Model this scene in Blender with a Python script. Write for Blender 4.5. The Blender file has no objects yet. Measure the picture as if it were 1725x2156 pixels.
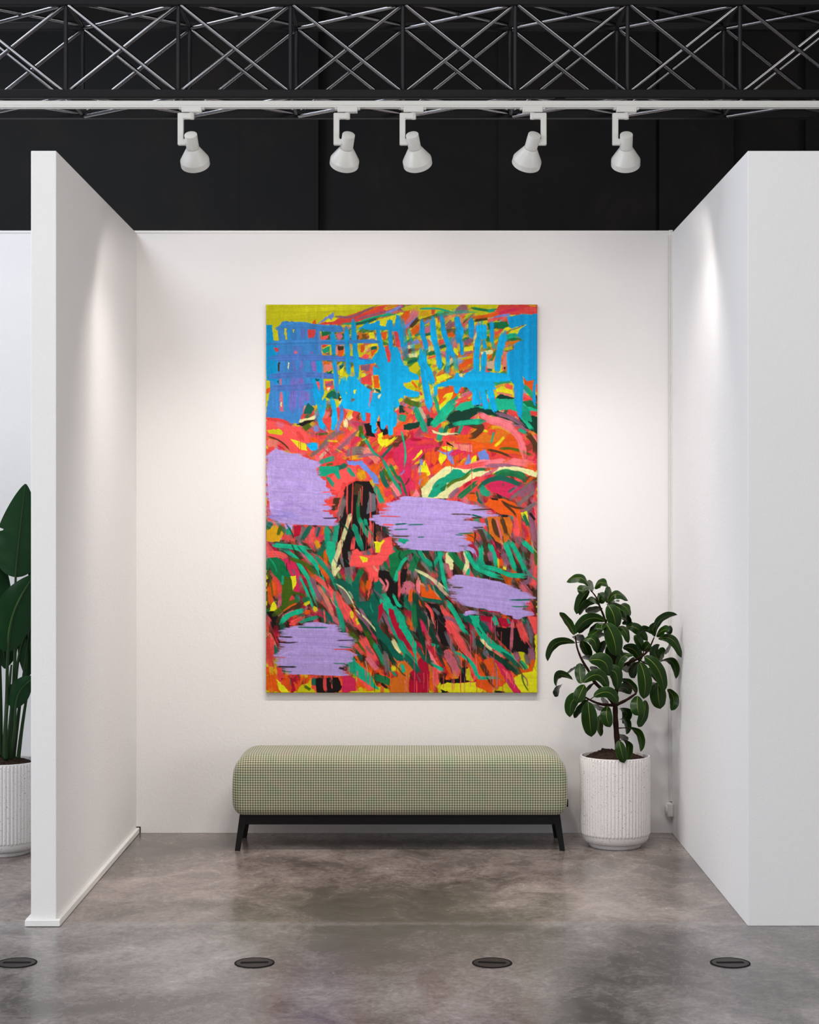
import bpy, bmesh, math, random
from mathutils import Vector, Matrix, noise
PI = math.pi
scene = bpy.context.scene
col = scene.collection

# ---------------------------------------------------------------- camera
F = 3700.0            # focal length in px of the 1725 px wide frame
VX, VY = 866.0, 1082.0
CAMZ = 1.595
cam_d = bpy.data.cameras.new('camera'); cam = bpy.data.objects.new('camera', cam_d); col.objects.link(cam)
cam.location = (0, 0, CAMZ); cam.rotation_euler = (PI/2, 0, 0)
cam_d.sensor_fit = 'HORIZONTAL'; cam_d.sensor_width = 36.0; cam_d.lens = 36.0*F/1725.0
cam_d.shift_x = -(VX-862.5)/1725.0; cam_d.shift_y = (VY-1078.0)/1725.0
cam_d.clip_start = 0.05; cam_d.clip_end = 60
scene.camera = cam

def P(px, py, Y):
    s = F/Y
    return Vector(((px-VX)/s, Y, CAMZ-(py-VY)/s))

# ---------------------------------------------------------------- world, daylight, added fills, exposure
vs = scene.view_settings
vs.view_transform = 'Standard'; vs.look = 'None'; vs.exposure = 0.0; vs.gamma = 1.0
vs.use_curve_mapping = False
world = bpy.data.worlds.new('world'); scene.world = world; world.use_nodes = True
world.node_tree.nodes['Background'].inputs[0].default_value = (0.55, 0.62, 0.75, 1)
world.node_tree.nodes['Background'].inputs[1].default_value = 0.6

def area(name, loc, rot, sx, sy, power, color):
    d = bpy.data.lights.new(name, 'AREA'); d.shape = 'RECTANGLE'; d.size = sx; d.size_y = sy
    d.energy = power; d.color = color
    o = bpy.data.objects.new(name, d); o.location = loc; o.rotation_euler = rot; col.objects.link(o)
    return o
DAY_LEFT = 540.0
SPOT_WIDE, SPOT_CORE = 12.0, 43.0
FILL_RIGHT = 285.0
CEIL_MID, FILL_LEFT = 262.0, 130.0
SPOT_TILT = 69.0
SPOT_COL = (1.0, 0.925, 0.885)
area('window_daylight', (-7.25, 1.5, 1.9), (0, -PI/2, 0), 2.6, 9.0, DAY_LEFT, (0.86, 0.92, 1.0))
area('fill_light_right', (6.75, 1.0, 1.9), (0, PI/2, 0), 2.6, 8.0, FILL_RIGHT, (1.0, 0.97, 0.93))  # added fill from the right, brightens the left inner wall
area('ceiling_panel_light', (-0.5, 2.6, 5.1), (0, 0, 0), 5.0, 5.0, CEIL_MID, (1.0, 0.98, 0.97))
area('booth_fill_left', (-3.3, 7.2, 5.1), (0, 0, 0), 2.4, 1.8, FILL_LEFT, (0.84, 0.91, 1.0))  # added fill for the left neighbour booth, in place of its lamps

# ---------------------------------------------------------------- node helpers
def lin(c):
    return tuple(((v/255)/12.92 if v/255 <= .04045 else ((v/255+.055)/1.055)**2.4) for v in c)
def srgb(r, g, b): return lin((r, g, b))+(1,)

class NT:
    def __init__(s, name):
        s.m = bpy.data.materials.new(name); s.m.use_nodes = True
        s.t = s.m.node_tree; s.b = s.t.nodes['Principled BSDF']
    def n(s, kind, **kw):
        x = s.t.nodes.new(kind)
        for k, v in kw.items():
            if k in x.inputs: x.inputs[k].default_value = v
            else: setattr(x, k, v)
        return x
    def l(s, a, b): s.t.links.new(a, b)
    def set(s, **kw):
        names = dict(color='Base Color', rough='Roughness', metal='Metallic', spec='Specular IOR Level', coat='Coat Weight',
                     coatr='Coat Roughness', sheen='Sheen Weight', trans='Transmission Weight')
        for k, v in kw.items():
            i = s.b.inputs[names[k]]
            if hasattr(v, 'links') or isinstance(v, bpy.types.NodeSocket): s.l(v, i)
            else: i.default_value = v
        return s
    def obj(s):
        return s.n('ShaderNodeTexCoord').outputs['Object']
    def mapping(s, vec, scale=(1, 1, 1), rot=(0, 0, 0), loc=(0, 0, 0)):
        m = s.n('ShaderNodeMapping'); m.inputs['Scale'].default_value = scale; m.inputs['Rotation'].default_value = rot
        m.inputs['Location'].default_value = loc
        s.l(vec, m.inputs['Vector']); return m.outputs[0]
    def noise(s, vec, scale, detail=4, rough=.55, dist=0):
        x = s.n('ShaderNodeTexNoise'); x.inputs['Scale'].default_value = scale; x.inputs['Detail'].default_value = detail
        x.inputs['Roughness'].default_value = rough; x.inputs['Distortion'].default_value = dist
        s.l(vec, x.inputs['Vector']); return x.outputs[0]
    def ramp(s, fac, stops):
        r = s.n('ShaderNodeValToRGB'); e = r.color_ramp.elements
        e[0].position, e[0].color = stops[0]; e[1].position, e[1].color = stops[-1]
        for p, c in stops[1:-1]:
            k = e.new(p); k.color = c
        s.l(fac, r.inputs[0]); return r.outputs[0]
    def math(s, op, a, b=None, c=None):
        m = s.n('ShaderNodeMath'); m.operation = op
        for i, v in enumerate((a, b, c)):
            if v is None: continue
            if isinstance(v, (int, float)): m.inputs[i].default_value = v
            else: s.l(v, m.inputs[i])
        return m.outputs[0]
    def mix(s, fac, a, b, mode='MIX'):
        m = s.n('ShaderNodeMix'); m.data_type = 'RGBA'; m.blend_type = mode
        for i, v in ((0, fac), (6, a), (7, b)):
            if isinstance(v, (int, float)): m.inputs[i].default_value = v
            elif isinstance(v, tuple): m.inputs[i].default_value = v
            else: s.l(v, m.inputs[i])
        return m.outputs[2]
    def bump(s, h, strength=.3, dist=.01, normal=None):
        b = s.n('ShaderNodeBump'); b.inputs['Strength'].default_value = strength; b.inputs['Distance'].default_value = dist
        s.l(h, b.inputs['Height'])
        if normal is not None: s.l(normal, b.inputs['Normal'])
        s.l(b.outputs[0], s.b.inputs['Normal']); return b.outputs[0]

def mat_simple(name, c, rough=.5, metal=0, spec=.5, **kw):
    t = NT(name)
    o = t.obj(); n = t.noise(o, 40, 2)
    base = c if len(c) == 4 else tuple(c)+(1,)
    cc = t.mix(n, tuple(v*.96 for v in base[:3])+(1,), tuple(min(1, v*1.04) for v in base[:3])+(1,))
    t.set(color=cc, rough=rough, metal=metal, spec=spec, **kw)
    return t.m

def mat_plaster(name, c, seed=0.0):
    t = NT(name); o = t.mapping(t.obj(), loc=(seed, seed*.7, seed*1.3))
    big = t.noise(o, 1.6, 4); fine = t.noise(o, 120, 3, .6); mid = t.noise(o, 14, 6, .62, .8)
    scr = t.noise(t.mapping(o, scale=(1, 1, .45)), 34, 3, .5, 2.2)
    c2 = tuple(v*.955 for v in c[:3])+(1,)
    cc = t.mix(t.math('MULTIPLY', big, 1.0), c2, c)
    t.set(color=cc, rough=.82, spec=.25)
    marks = t.ramp(scr, [(.56, (0, 0, 0, 1)), (.62, (1, 1, 1, 1))])
    h = t.math('ADD', t.math('MULTIPLY', fine, .34), t.math('ADD', t.math('MULTIPLY', mid, .45), t.math('MULTIPLY', marks, .05)))
    t.bump(h, .34, .008)
    return t.m

M = {}
M['white_wall'] = mat_plaster('white_plaster', (.80, .775, .76, 1), 1.0)
M['left_wall'] = mat_plaster('white_plaster_partition', (.80, .785, .77, 1), 4.0)
M['right_wall'] = mat_plaster('white_plaster_pier', (.78, .775, .775, 1), 9.0)
M['white_paint'] = mat_simple('white_trim_paint', (.78, .765, .735), .45)
M['lamp_white'] = mat_simple('white_powder_coat', (.62, .61, .575), .40, coat=.1)
M['black_wood'] = mat_simple('black_stained_wood', (.0065, .006, .006), .5, spec=.22)
M['black'] = mat_simple('black_rubber', (.006, .0055, .0055), .7, spec=.1)
M['chord'] = mat_simple('anthracite_powder_coated_steel', (.0065, .0062, .0072), .5, spec=.16)
M['post'] = mat_simple('dark_steel_post', (.016, .0155, .018), .4, metal=.3, spec=.25)
M['tube'] = mat_simple('smoked_chrome_tube', (.22, .215, .225), .22, metal=1.0)
M['plastic'] = mat_simple('white_plastic', (.72, .70, .67), .35)
M['soil_dark'] = None

def mat_floor():
    t = NT('polished_concrete'); o = t.obj()
    st = t.mapping(o, scale=(1.0, .85, 1))
    a = t.noise(st, .95, 6, .60, .5)
    b = t.noise(t.mapping(o, scale=(1, .8, 1), loc=(3, 7, 0)), 5.0, 9, .72, .9)
    d = t.noise(t.mapping(o, scale=(1, .9, 1), loc=(9, 2, 0)), 42, 7, .74, .5)
    e = t.noise(t.mapping(o, loc=(20, 3, 0)), .55, 4, .5)
    mixv = t.math('ADD', t.math('MULTIPLY', a, .52), t.math('ADD', t.math('MULTIPLY', b, .27), t.math('MULTIPLY', d, .21)))
    c = t.ramp(mixv, [(.36, (.034, .030, .028, 1)), (.44, (.085, .074, .069, 1)), (.51, (.180, .160, .151, 1)), (.61, (.37, .34, .327, 1))])
    # the slabs inside the booths are a warmer pour than the aisle, with a pale joint between them
    sp = t.n('ShaderNodeSeparateXYZ'); t.l(o, sp.inputs[0])
    wob = t.math('ADD', sp.outputs[1], t.math('MULTIPLY', t.math('SUBTRACT', b, .5), .10))
    inside = t.math('GREATER_THAN', wob, 6.86)
    c = t.mix(inside, c, t.mix(1.0, c, (1.08, 1.0, .93, 1), 'MULTIPLY'))
    jn = t.ramp(t.math('ABSOLUTE', t.math('SUBTRACT', wob, 6.84)), [(.0, (1, 1, 1, 1)), (.045, (0, 0, 0, 1))])
    c = t.mix(t.math('MULTIPLY', jn, .22), c, (.42, .39, .37, 1))
    warm = t.mix(e, (1.04, 1.0, .96, 1), (.97, .98, 1.03, 1))
    c = t.mix(1.0, c, warm, 'MULTIPLY')
    t.set(color=c, rough=t.ramp(b, [(.35, (.17, .17, .17, 1)), (.7, (.29, .29, .29, 1))]), spec=.5)
    t.bump(t.math('ADD', t.math('MULTIPLY', b, .5), t.math('MULTIPLY', d, .35)), .015, .008)
    return t.m
M['floor'] = mat_floor()

def mat_dark_wall():
    t = NT('charcoal_painted_panels'); o = t.obj()
    n = t.noise(o, 1.8, 8, .65, .6); f = t.noise(o, 70, 3)
    c = t.ramp(n, [(.35, (.0065, .0063, .0074, 1)), (.50, (.0090, .0085, .0090, 1)), (.66, (.019, .0138, .0105, 1))])
    t.set(color=c, rough=.62, spec=.3)
    t.bump(t.math('ADD', n, t.math('MULTIPLY', f, .2)), .15, .01)
    return t.m
M['dark_wall'] = mat_dark_wall()

def mat_houndstooth():
    t = NT('green_houndstooth_fabric')
    uv = t.n('ShaderNodeTexCoord').outputs['UV']
    sep = t.n('ShaderNodeSeparateXYZ'); t.l(uv, sep.inputs[0])
    K = 1/0.0119
    u = t.math('MULTIPLY', sep.outputs[0], K); v = t.math('MULTIPLY', sep.outputs[1], K)
    a = t.math('LESS_THAN', t.math('FRACT', u), .5); b = t.math('LESS_THAN', t.math('FRACT', v), .5)
    tw = t.math('LESS_THAN', t.math('FRACT', t.math('MULTIPLY', t.math('ADD', u, v), 2)), .5)
    inv = t.math('SUBTRACT', 1.0, tw)
    k = t.math('ADD', t.math('MULTIPLY', a, tw), t.math('MULTIPLY', b, inv))       # 1 = dark yarn
    n = t.noise(t.mapping(uv, scale=(14, 14, 14)), 1.0, 3)
    fib = t.noise(t.mapping(uv, scale=(900, 900, 900)), 1.0, 2)
    dark = t.ramp(n, [(.36, (.030, .050, .026, 1)), (.5, (.044, .050, .027, 1)), (.64, (.058, .044, .025, 1))])
    light = t.ramp(n, [(.36, (.52, .56, .37, 1)), (.64, (.60, .57, .40, 1))])
    c = t.mix(k, light, dark)
    c = t.mix(t.math('MULTIPLY', fib, .35), c, (.2, .2, .13, 1))
    t.set(color=c, rough=.9, spec=.2, sheen=.25)
    t.bump(t.math('ADD', k, fib), .15, .001)
    return t.m
M['fabric'] = mat_houndstooth()

def mat_terrazzo():
    t = NT('speckled_white_terrazzo'); o = t.obj()
    base = (.74, .71, .69, 1); c = t.mix(t.noise(o, 9, 3), tuple(v*.95 for v in base[:3])+(1,), base)
    for sc, thr, keep, colr, off in ((110, .14, .50, (.02, .022, .035, 1), 0), (105, .14, .58, (.45, .20, .06, 1), 5), (210, .15, .55, (.10, .10, .12, 1), 9),
                                     (170, .15, .62, (.36, .22, .11, 1), 13)):
        v = t.n('ShaderNodeTexVoronoi'); v.inputs['Scale'].default_value = sc
        t.l(t.mapping(o, loc=(off, off*.3, off*.7)), v.inputs['Vector'])
        rnd = t.n('ShaderNodeSeparateColor'); t.l(v.outputs['Color'], rnd.inputs[0])
        m = t.math('MULTIPLY', t.math('LESS_THAN', v.outputs['Distance'], t.math('MULTIPLY', rnd.outputs[1], thr*1.6)), t.math('GREATER_THAN', rnd.outputs[0], keep))
        c = t.mix(m, c, colr)
    t.set(color=c, rough=.55, spec=.35)
    return t.m
M['terrazzo'] = mat_terrazzo()

def mat_leaf(name, top, under, rib, ribw, edge=None, gloss=.27, veins=0, veinmix=.03, spec=.42):
    t = NT(name)
    uv = t.n('ShaderNodeTexCoord').outputs['UV']
    sep = t.n('ShaderNodeSeparateXYZ'); t.l(uv, sep.inputs[0])
    x = t.math('ABSOLUTE', t.math('SUBTRACT', sep.outputs[0], .5)); y = sep.outputs[1]
    geo = t.n('ShaderNodeNewGeometry')
    n = t.noise(t.obj(), 18, 3)
    c = t.mix(n, tuple(v*.7 for v in top[:3])+(1,), tuple(v*1.3 for v in top[:3])+(1,))
    if edge: c = t.mix(t.ramp(x, [(.455, (0, 0, 0, 1)), (.49, (1, 1, 1, 1))]), c, edge)
    wv = t.math('ADD', t.math('MULTIPLY', x, -1.3), y)
    veinh = t.math('SINE', t.math('MULTIPLY', wv, veins or 90.0))
    vh = t.ramp(veinh, [(.80, (0, 0, 0, 1)), (1.0, (1, 1, 1, 1))])
    c = t.mix(t.math('MULTIPLY', vh, veinmix), c, rib)
    taper = t.math('MULTIPLY', t.math('SUBTRACT', 1.15, y), ribw)
    c = t.mix(t.math('LESS_THAN', x, taper), c, rib)
    c = t.mix(geo.outputs['Backfacing'], c, under)
    t.set(color=c, rough=gloss, spec=t.mix(geo.outputs['Backfacing'], (spec, spec, spec, 1), (.06, .06, .06, 1)))
    t.bump(t.math('ADD', t.math('MULTIPLY', veinh, .10), t.math('LESS_THAN', x, taper)), .25, .0015)
    return t.m
M['leaf'] = mat_leaf('rubber_plant_leaf', (.0085, .030, .0025, 1), (.004, .012, .003, 1), (.30, .34, .05, 1), .015, (.04, .11, .015, 1), .28, 0, .02, .19)
M['leaf_bird'] = mat_leaf('strelitzia_leaf', (.002, .026, .007, 1), (.004, .022, .008, 1), (.10, .20, .04, 1), .02, None, .36, 300, .30, .14)
M['bark'] = mat_simple('brown_bark', (.020, .008, .005), .85, spec=.1)
M['petiole'] = mat_simple('green_petiole', (.012, .034, .008), .5, spec=.2)
def mat_soil():
    t = NT('potting_soil'); o = t.obj()
    c = t.ramp(t.noise(o, 60, 5, .7), [(.3, (.010, .006, .005, 1)), (.7, (.050, .028, .019, 1))])
    t.set(color=c, rough=.95, spec=.1); t.bump(t.noise(o, 160, 5, .7), .7, .006)
    return t.m
M['soil'] = mat_soil()
def mat_lens():
    t = NT('lit_lamp_lens'); t.set(color=(1, .9, .75, 1), rough=.4)
    t.b.inputs['Emission Color'].default_value = (1, .86, .68, 1); t.b.inputs['Emission Strength'].default_value = 6
    return t.m
M['lens'] = mat_lens()
M['cover'] = mat_simple('brown_black_cover_plate', (.022, .017, .015), .45, spec=.25)

# ---------------------------------------------------------------- mesh helpers
def link(name, bm, mat, parent=None, smooth=False, loc=None):
    me = bpy.data.meshes.new(name); bm.to_mesh(me); bm.free()
    if smooth:
        for p in me.polygons: p.use_smooth = True
    me.materials.append(mat)
    o = bpy.data.objects.new(name, me); col.objects.link(o)
    if parent is not None: o.parent = parent
    if loc is not None: o.location = loc
    return o
def tag(o, label, cat, group=None):
    o['label'] = label; o['category'] = cat
    if group: o['group'] = group
    return o
def empty(name, loc, label, cat, group=None, rz=0):
    o = bpy.data.objects.new(name, None); col.objects.link(o); o.location = loc; o.rotation_euler[2] = rz
    o.empty_display_size = .1
    return tag(o, label, cat, group)
def struct(o): o['kind'] = 'structure'; return o
def box(bm, x0, x1, y0, y1, z0, z1, bev=0.0, seg=2):
    r = bmesh.ops.create_cube(bm, size=1.0)
    bmesh.ops.scale(bm, vec=(x1-x0, y1-y0, z1-z0), verts=r['verts'])
    bmesh.ops.translate(bm, vec=((x0+x1)/2, (y0+y1)/2, (z0+z1)/2), verts=r['verts'])
    if bev:
        es = list({e for v in r['verts'] for e in v.link_edges})
        bmesh.ops.bevel(bm, geom=es, offset=bev, segments=seg, affect='EDGES', profile=.5)
    return bm
def boxo(name, b, mat, parent=None, bev=0.0, seg=2, **kw):
    bm = bmesh.new(); box(bm, *b, bev=bev, seg=seg); return link(name, bm, mat, parent, **kw)
def tube(bm, pts, rad, n=12, caps=True):
    """swept tube through pts with per-point radii"""
    pts = [Vector(p) for p in pts]
    rads = rad if isinstance(rad, (list, tuple)) else [rad]*len(pts)
    rings = []; prev = None
    for i, p in enumerate(pts):
        d = (pts[min(i+1, len(pts)-1)]-pts[max(i-1, 0)]).normalized()
        if prev is None:
            u = d.orthogonal().normalized()
        else:
            u = (prev-d*prev.dot(d)).normalized()
        prev = u; v = d.cross(u)
        rings.append([bm.verts.new(p+(u*math.cos(2*PI*k/n)+v*math.sin(2*PI*k/n))*rads[i]) for k in range(n)])
    for a, b in zip(rings, rings[1:]):
        for k in range(n): bm.faces.new((a[k], a[(k+1) % n], b[(k+1) % n], b[k]))
    if caps:
        bm.faces.new(list(reversed(rings[0]))); bm.faces.new(rings[-1])
    return bm
def smooth_path(pts, n=6):
    q = []
    pts = [Vector(p) for p in pts]
    for i in range(len(pts)-1):
        a = pts[max(i-1, 0)]; b = pts[i]; c = pts[i+1]; d = pts[min(i+2, len(pts)-1)]
        for k in range(n):
            t = k/n
            q.append(0.5*((2*b)+(c-a)*t+(2*a-5*b+4*c-d)*t*t+(3*b-3*c+d-a)*t**3))
    q.append(pts[-1]); return q
def lathe(bm, prof, n=48, mod=None):
    rings = []
    for r, z in prof:
        rings.append([bm.verts.new(((r+(mod(k, z) if mod else 0))*math.cos(2*PI*k/n), (r+(mod(k, z) if mod else 0))*math.sin(2*PI*k/n), z)) for k in range(n)])
    for a, b in zip(rings, rings[1:]):
        for k in range(n): bm.faces.new((a[k], a[(k+1) % n], b[(k+1) % n], b[k]))
    return rings
def autosmooth(o, ang=40):
    me = o.data
    for p in me.polygons: p.use_smooth = True
    bm = bmesh.new(); bm.from_mesh(me)
    for e in bm.edges:
        if len(e.link_faces) == 2 and e.calc_face_angle(0) > math.radians(ang): e.smooth = False
    bm.to_mesh(me); bm.free()
    return o
PAINT_GAIN = (.82, .85, .90)
# ---------------------------------------------------------------- abstract canvas: brush strokes laid one over another
import numpy as np
PX0, PY0, PW, PH = 560, 641, 572, 818
TILES = {'1': (540, 630), '2': (840, 630), '3': (540, 880), '4': (840, 880), '5': (540, 1140), '6': (840, 1140)}
TS = 5.565
COL = dict(yel=(196,189,14), yl2=(222,214,26), dye=(160,152,14), red=(216,62,58), ora=(222,84,14), or2=(206,104,22), cor=(236, 80, 76),
  pnk=(206,100,116), mag=(200,36,78), crm=(168,10,44), grn=(14,150,112), gr2=(20,168,124), dgr=(6,92,72), fgr=(10,108,60), dkg=(6,56,40),
  oli=(62,92,12), blk=(22,16,14), brn=(66,44,22), cya=(0, 166, 216), cy2=(0, 152, 206), blu=(58,128,190), bl2=(74,114,184), vio=(112,104,182),
  vi2=(132,98,176), lav=(174,150,206), lv2=(164,136,200), lv3=(186,160,214), cre=(220,216,150), gry=(112,100,96), mau=(136,88,108),
  per=(108,132,202), gld=(206,152,16), sal=(222,122,104), pk2=(240,118,124), slt=(96,98,104), tan=(190,160,130))

def _noise1(n, cell, rng):
    k = int(n/cell)+3
    v = rng.random(k)*2-1
    x = np.arange(n)/cell
    i = x.astype(int); f = x-i; f = f*f*(3-2*f)
    return v[i]*(1-f)+v[i+1]*f

def _noise2(h, w, cy, cx, rng):
    v = rng.random((int(h/cy)+3, int(w/cx)+3))*2-1
    y = np.arange(h)/cy; x = np.arange(w)/cx
    iy = y.astype(int); ix = x.astype(int)
    fy = (y-iy); fx = (x-ix); fy = (fy*fy*(3-2*fy))[:, None]; fx = (fx*fx*(3-2*fx))[None, :]
    a = v[iy][:, ix]; b = v[iy][:, ix+1]; c = v[iy+1][:, ix]; d = v[iy+1][:, ix+1]
    return (a*(1-fx)+b*fx)*(1-fy)+(c*(1-fx)+d*fx)*fy

class Canvas:
    def __init__(s):
        s.rgb = np.zeros((PH, PW, 3), np.float32); s.rgb[:] = COL['yel']
        s.hgt = np.zeros((PH, PW), np.float32)
        s.rng = np.random.default_rng(11)
    def mix(s, y0, y1, x0, x1, a, col, h):
        d = s.rgb[y0:y1, x0:x1]
        d += (col-d)*a[..., None]
        g = s.hgt[y0:y1, x0:x1]
        g += (h-g)*np.clip(a, 0, 1)
    def stroke(s, pts, wid, col, op=1.0, rag=0.35, taper=0.5, var=0.10, wet=0.0):
        p = np.array(pts, float)
        if len(p) == 1: p = np.vstack([p, p+[0.01, 0.01]])
        q = []
        for i in range(len(p)-1):                       # Catmull-Rom
            a = p[max(i-1, 0)]; b = p[i]; c = p[i+1]; d = p[min(i+2, len(p)-1)]
            n = max(2, int(np.hypot(*(c-b))/6)+1)
            for t in np.linspace(0, 1, n, endpoint=False):
                q.append(0.5*((2*b)+(c-a)*t+(2*a-5*b+4*c-d)*t*t+(3*b-3*c+d-a)*t**3))
        q.append(p[-1]); q = np.array(q)
        r = wid/2
        x0 = max(0, int(q[:, 0].min()-r-3)); x1 = min(PW, int(q[:, 0].max()+r+4))
        y0 = max(0, int(q[:, 1].min()-r-3)); y1 = min(PH, int(q[:, 1].max()+r+4))
        if x1 <= x0 or y1 <= y0: return
        yy, xx = np.mgrid[y0:y1, x0:x1]
        best = np.full(yy.shape, 1e9); off = np.zeros(yy.shape); tt = np.zeros(yy.shape)
        seg = q[1:]-q[:-1]; ln = np.hypot(seg[:, 0], seg[:, 1])+1e-6; cum = np.concatenate([[0], np.cumsum(ln)]); tot = cum[-1]
        for i in range(len(seg)):
            u = seg[i]/ln[i]
            dx = xx-q[i, 0]; dy = yy-q[i, 1]
            al = dx*u[0]+dy*u[1]; o = dx*u[1]-dy*u[0]
            ac = np.clip(al, 0, ln[i])
            dd = np.hypot(dx-ac*u[0], dy-ac*u[1])
            m = dd < best
            best[m] = dd[m]; off[m] = o[m]; tt[m] = cum[i]+al[m]
        rng = s.rng
        N = int(wid*4)+12
        br = _noise1(N, 5, rng)*0.6+_noise1(N, 2.2, rng)*0.4          # bristle profile across the stroke
        oi = np.clip(((off+r)*4+3).astype(int), 0, N-1)
        b = br[oi]
        L = int(tot+2*wid)+20
        edge = _noise1(L, 14, rng)*0.9+_noise1(L, 5, rng)*0.5+_noise1(L, 2.5, rng)*.25
        e = edge[np.clip((tt+wid).astype(int), 0, L-1)]
        tn = tt/tot
        wl = r*(1-taper*np.clip((0.12-tn)/0.12, 0, 1)**2*0.6-taper*np.clip((tn-0.8)/0.2, 0, 1)**2)*(1+0.15*e)
        a = np.clip(wl-best+0.5, 0, 1)
        end = np.clip((tn-(1-rag*0.55))/(rag*0.55+1e-4), 0, 1)
        beg = np.clip((.10-tn)/.10, 0, 1)
        a = a*np.clip(1-(end**1.3*(1.0+2.0*b)*1.15 if rag > 0.15 else 0)-(beg*(.4+1.6*b)*.8 if rag > .15 else 0), 0, 1)
        a = a*np.clip(op+0.25*b*(1-op)*2, 0, 1)
        k = 1+var*b+var*0.5*e
        c = np.array(col, float)[None, None]*k[..., None]
        if wet: c = c*(1-wet)+s.rgb[y0:y1, x0:x1]*wet
        s.mix(y0, y1, x0, x1, a, c, s.hgt[y0:y1, x0:x1]*0.4+0.5+0.35*b)
    def poly(s, pts, col, rough=1.2, ang=0, var=0.06, op=1.0):
        p = np.array(pts, float)
        x0 = max(0, int(p[:, 0].min()-4)); x1 = min(PW, int(p[:, 0].max()+5))
        y0 = max(0, int(p[:, 1].min()-4)); y1 = min(PH, int(p[:, 1].max()+5))
        if x1 <= x0 or y1 <= y0: return
        h, w = y1-y0, x1-x0; rng = s.rng
        yy, xx = np.mgrid[y0:y1, x0:x1].astype(float)
        xx = xx+_noise2(h, w, 5, 5, rng)*rough; yy = yy+_noise2(h, w, 5, 5, rng)*rough
        acc = np.zeros((h, w))
        for sx, sy in ((-.25, -.25), (.25, -.25), (-.25, .25), (.25, .25)):
            ins = np.zeros((h, w), bool); X = xx+sx; Y = yy+sy
            for i in range(len(p)):
                ax, ay = p[i]; bx, by = p[(i+1) % len(p)]
                if ay == by: continue
                ins ^= ((ay > Y) != (by > Y)) & (X < (bx-ax)*(Y-ay)/(by-ay)+ax)
            acc += ins
        a = acc/4*op
        ca, sa = np.cos(ang), np.sin(ang)
        # streaks along ang
        n = int(np.hypot(h, w)*2)+20
        b = _noise1(n, 4, rng)*.6+_noise1(n, 11, rng)*.5
        oo = np.clip(((yy-y0)*ca-(xx-x0)*sa+w).astype(int), 0, n-1)
        k = 1+var*b[oo]
        c = np.array(col, float)[None, None]*k[..., None]
        s.mix(y0, y1, x0, x1, a, c, 0.55+0.3*b[oo])
    def field(s, box, cols, n, ang, dang, ln, wd, seed, op=0.95):
        """a passage of quick loose strokes"""
        rng = np.random.default_rng(seed)
        for i in range(n):
            x = rng.uniform(box[0], box[2])-PX0; y = rng.uniform(box[1], box[3])-PY0
            a = np.radians(ang+rng.normal()*dang); L = rng.uniform(*ln); w = rng.uniform(*wd)
            c = COL[cols[rng.integers(len(cols))]]; dx, dy = np.cos(a)*L/2, -np.sin(a)*L/2
            bend = rng.normal()*L*0.10
            s.stroke([(x-dx, y-dy), (x-dy*bend/L*2, y+dx*bend/L*2), (x+dx, y+dy)], w, c, op=op if rng.random() > .3 else .6, var=.16, wet=.28)
    def dsl(s, text):
        for line in text.strip().splitlines():
            line = line.strip()
            if not line or line[0] == '#': continue
            f = line.split()
            kind, tile, c = f[0], f[1], COL[f[2]]
            ox, oy = TILES[tile]
            if kind[0] == 'S':
                w = float(f[3]); pts = f[4:]
            else: pts = f[3:]
            P = []
            for t in pts:
                x, y = t.split(',')
                P.append((ox+float(x)/TS-PX0, oy+float(y)/TS-PY0))
            if kind == 'S': s.stroke(P, w/TS*(.86 if c in (COL['cya'], COL['cy2'], COL['blu'], COL['bl2']) else .94), c, rag=.16 if c in (COL['cya'], COL['cy2'], COL['blu'], COL['bl2']) else .38, taper=.6, var=.12, wet=0 if c in (COL['cya'], COL['cy2'], COL['blu'], COL['bl2'], COL['gr2']) else .10)
            elif kind == 'SR': s.stroke(P, w/TS, c, rag=0.7, taper=.3)          # ragged dry end
            elif kind == 'ST': s.stroke(P, w/TS, c, rag=0.2, taper=.7)          # tapering end
            elif kind == 'SO': s.stroke(P, w/TS, c, rag=0.5, taper=.3, op=.55)  # thin, see-through
            elif kind == 'P': s.poly(P, c)
            elif kind == 'PV': s.poly(P, c, ang=np.pi/2, var=.09)
            elif kind == 'PR': s.poly(P, c, rough=2.5)
    def drips(s, n, box, cols, ln, seed, w=(0.9, 1.7)):
        rng = np.random.default_rng(seed)
        for i in range(n):
            x = rng.uniform(box[0], box[2])-PX0; y = rng.uniform(box[1], box[3])-PY0
            L = rng.uniform(*ln); c = COL[cols[rng.integers(len(cols))]]
            s.stroke([(x, y), (x+rng.normal()*.6, y+L*.5), (x+rng.normal()*.8, y+L)], rng.uniform(*w), c, rag=0, taper=0, op=.9)
    def scrub(s, outline, col, seed, ang, wd=(7, 11), gap=4.0, ragl=0.5):
        """a scrubbed patch: side-by-side strokes with dry, torn ends; outline = list of (y, x_left, x_right) in photo px"""
        rng = np.random.default_rng(seed)
        ys = np.array([o[0] for o in outline], float); xl = [o[1] for o in outline]; xr = [o[2] for o in outline]
        y = ys[0]
        while y <= ys[-1]:
            a = np.interp(y, ys, xl)+rng.uniform(-7, 3); b = np.interp(y, ys, xr)+rng.uniform(-5, 9)
            w = rng.uniform(*wd)
            t = np.tan(np.radians(ang))*(b-a)/2
            k = 1+rng.uniform(-.035, .035)
            c = tuple(v*k for v in COL[col])
            cx = (a+b)/2
            pts = [(a-PX0, y-t-PY0), (cx-PX0, y-PY0-1+rng.normal()), (b-PX0, y+t-PY0)]
            if rng.random() < .5: pts = pts[::-1]
            s.stroke(pts, w, c, rag=.35, taper=.75, var=.03)
            y += gap*rng.uniform(.7, 1.2)

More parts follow.
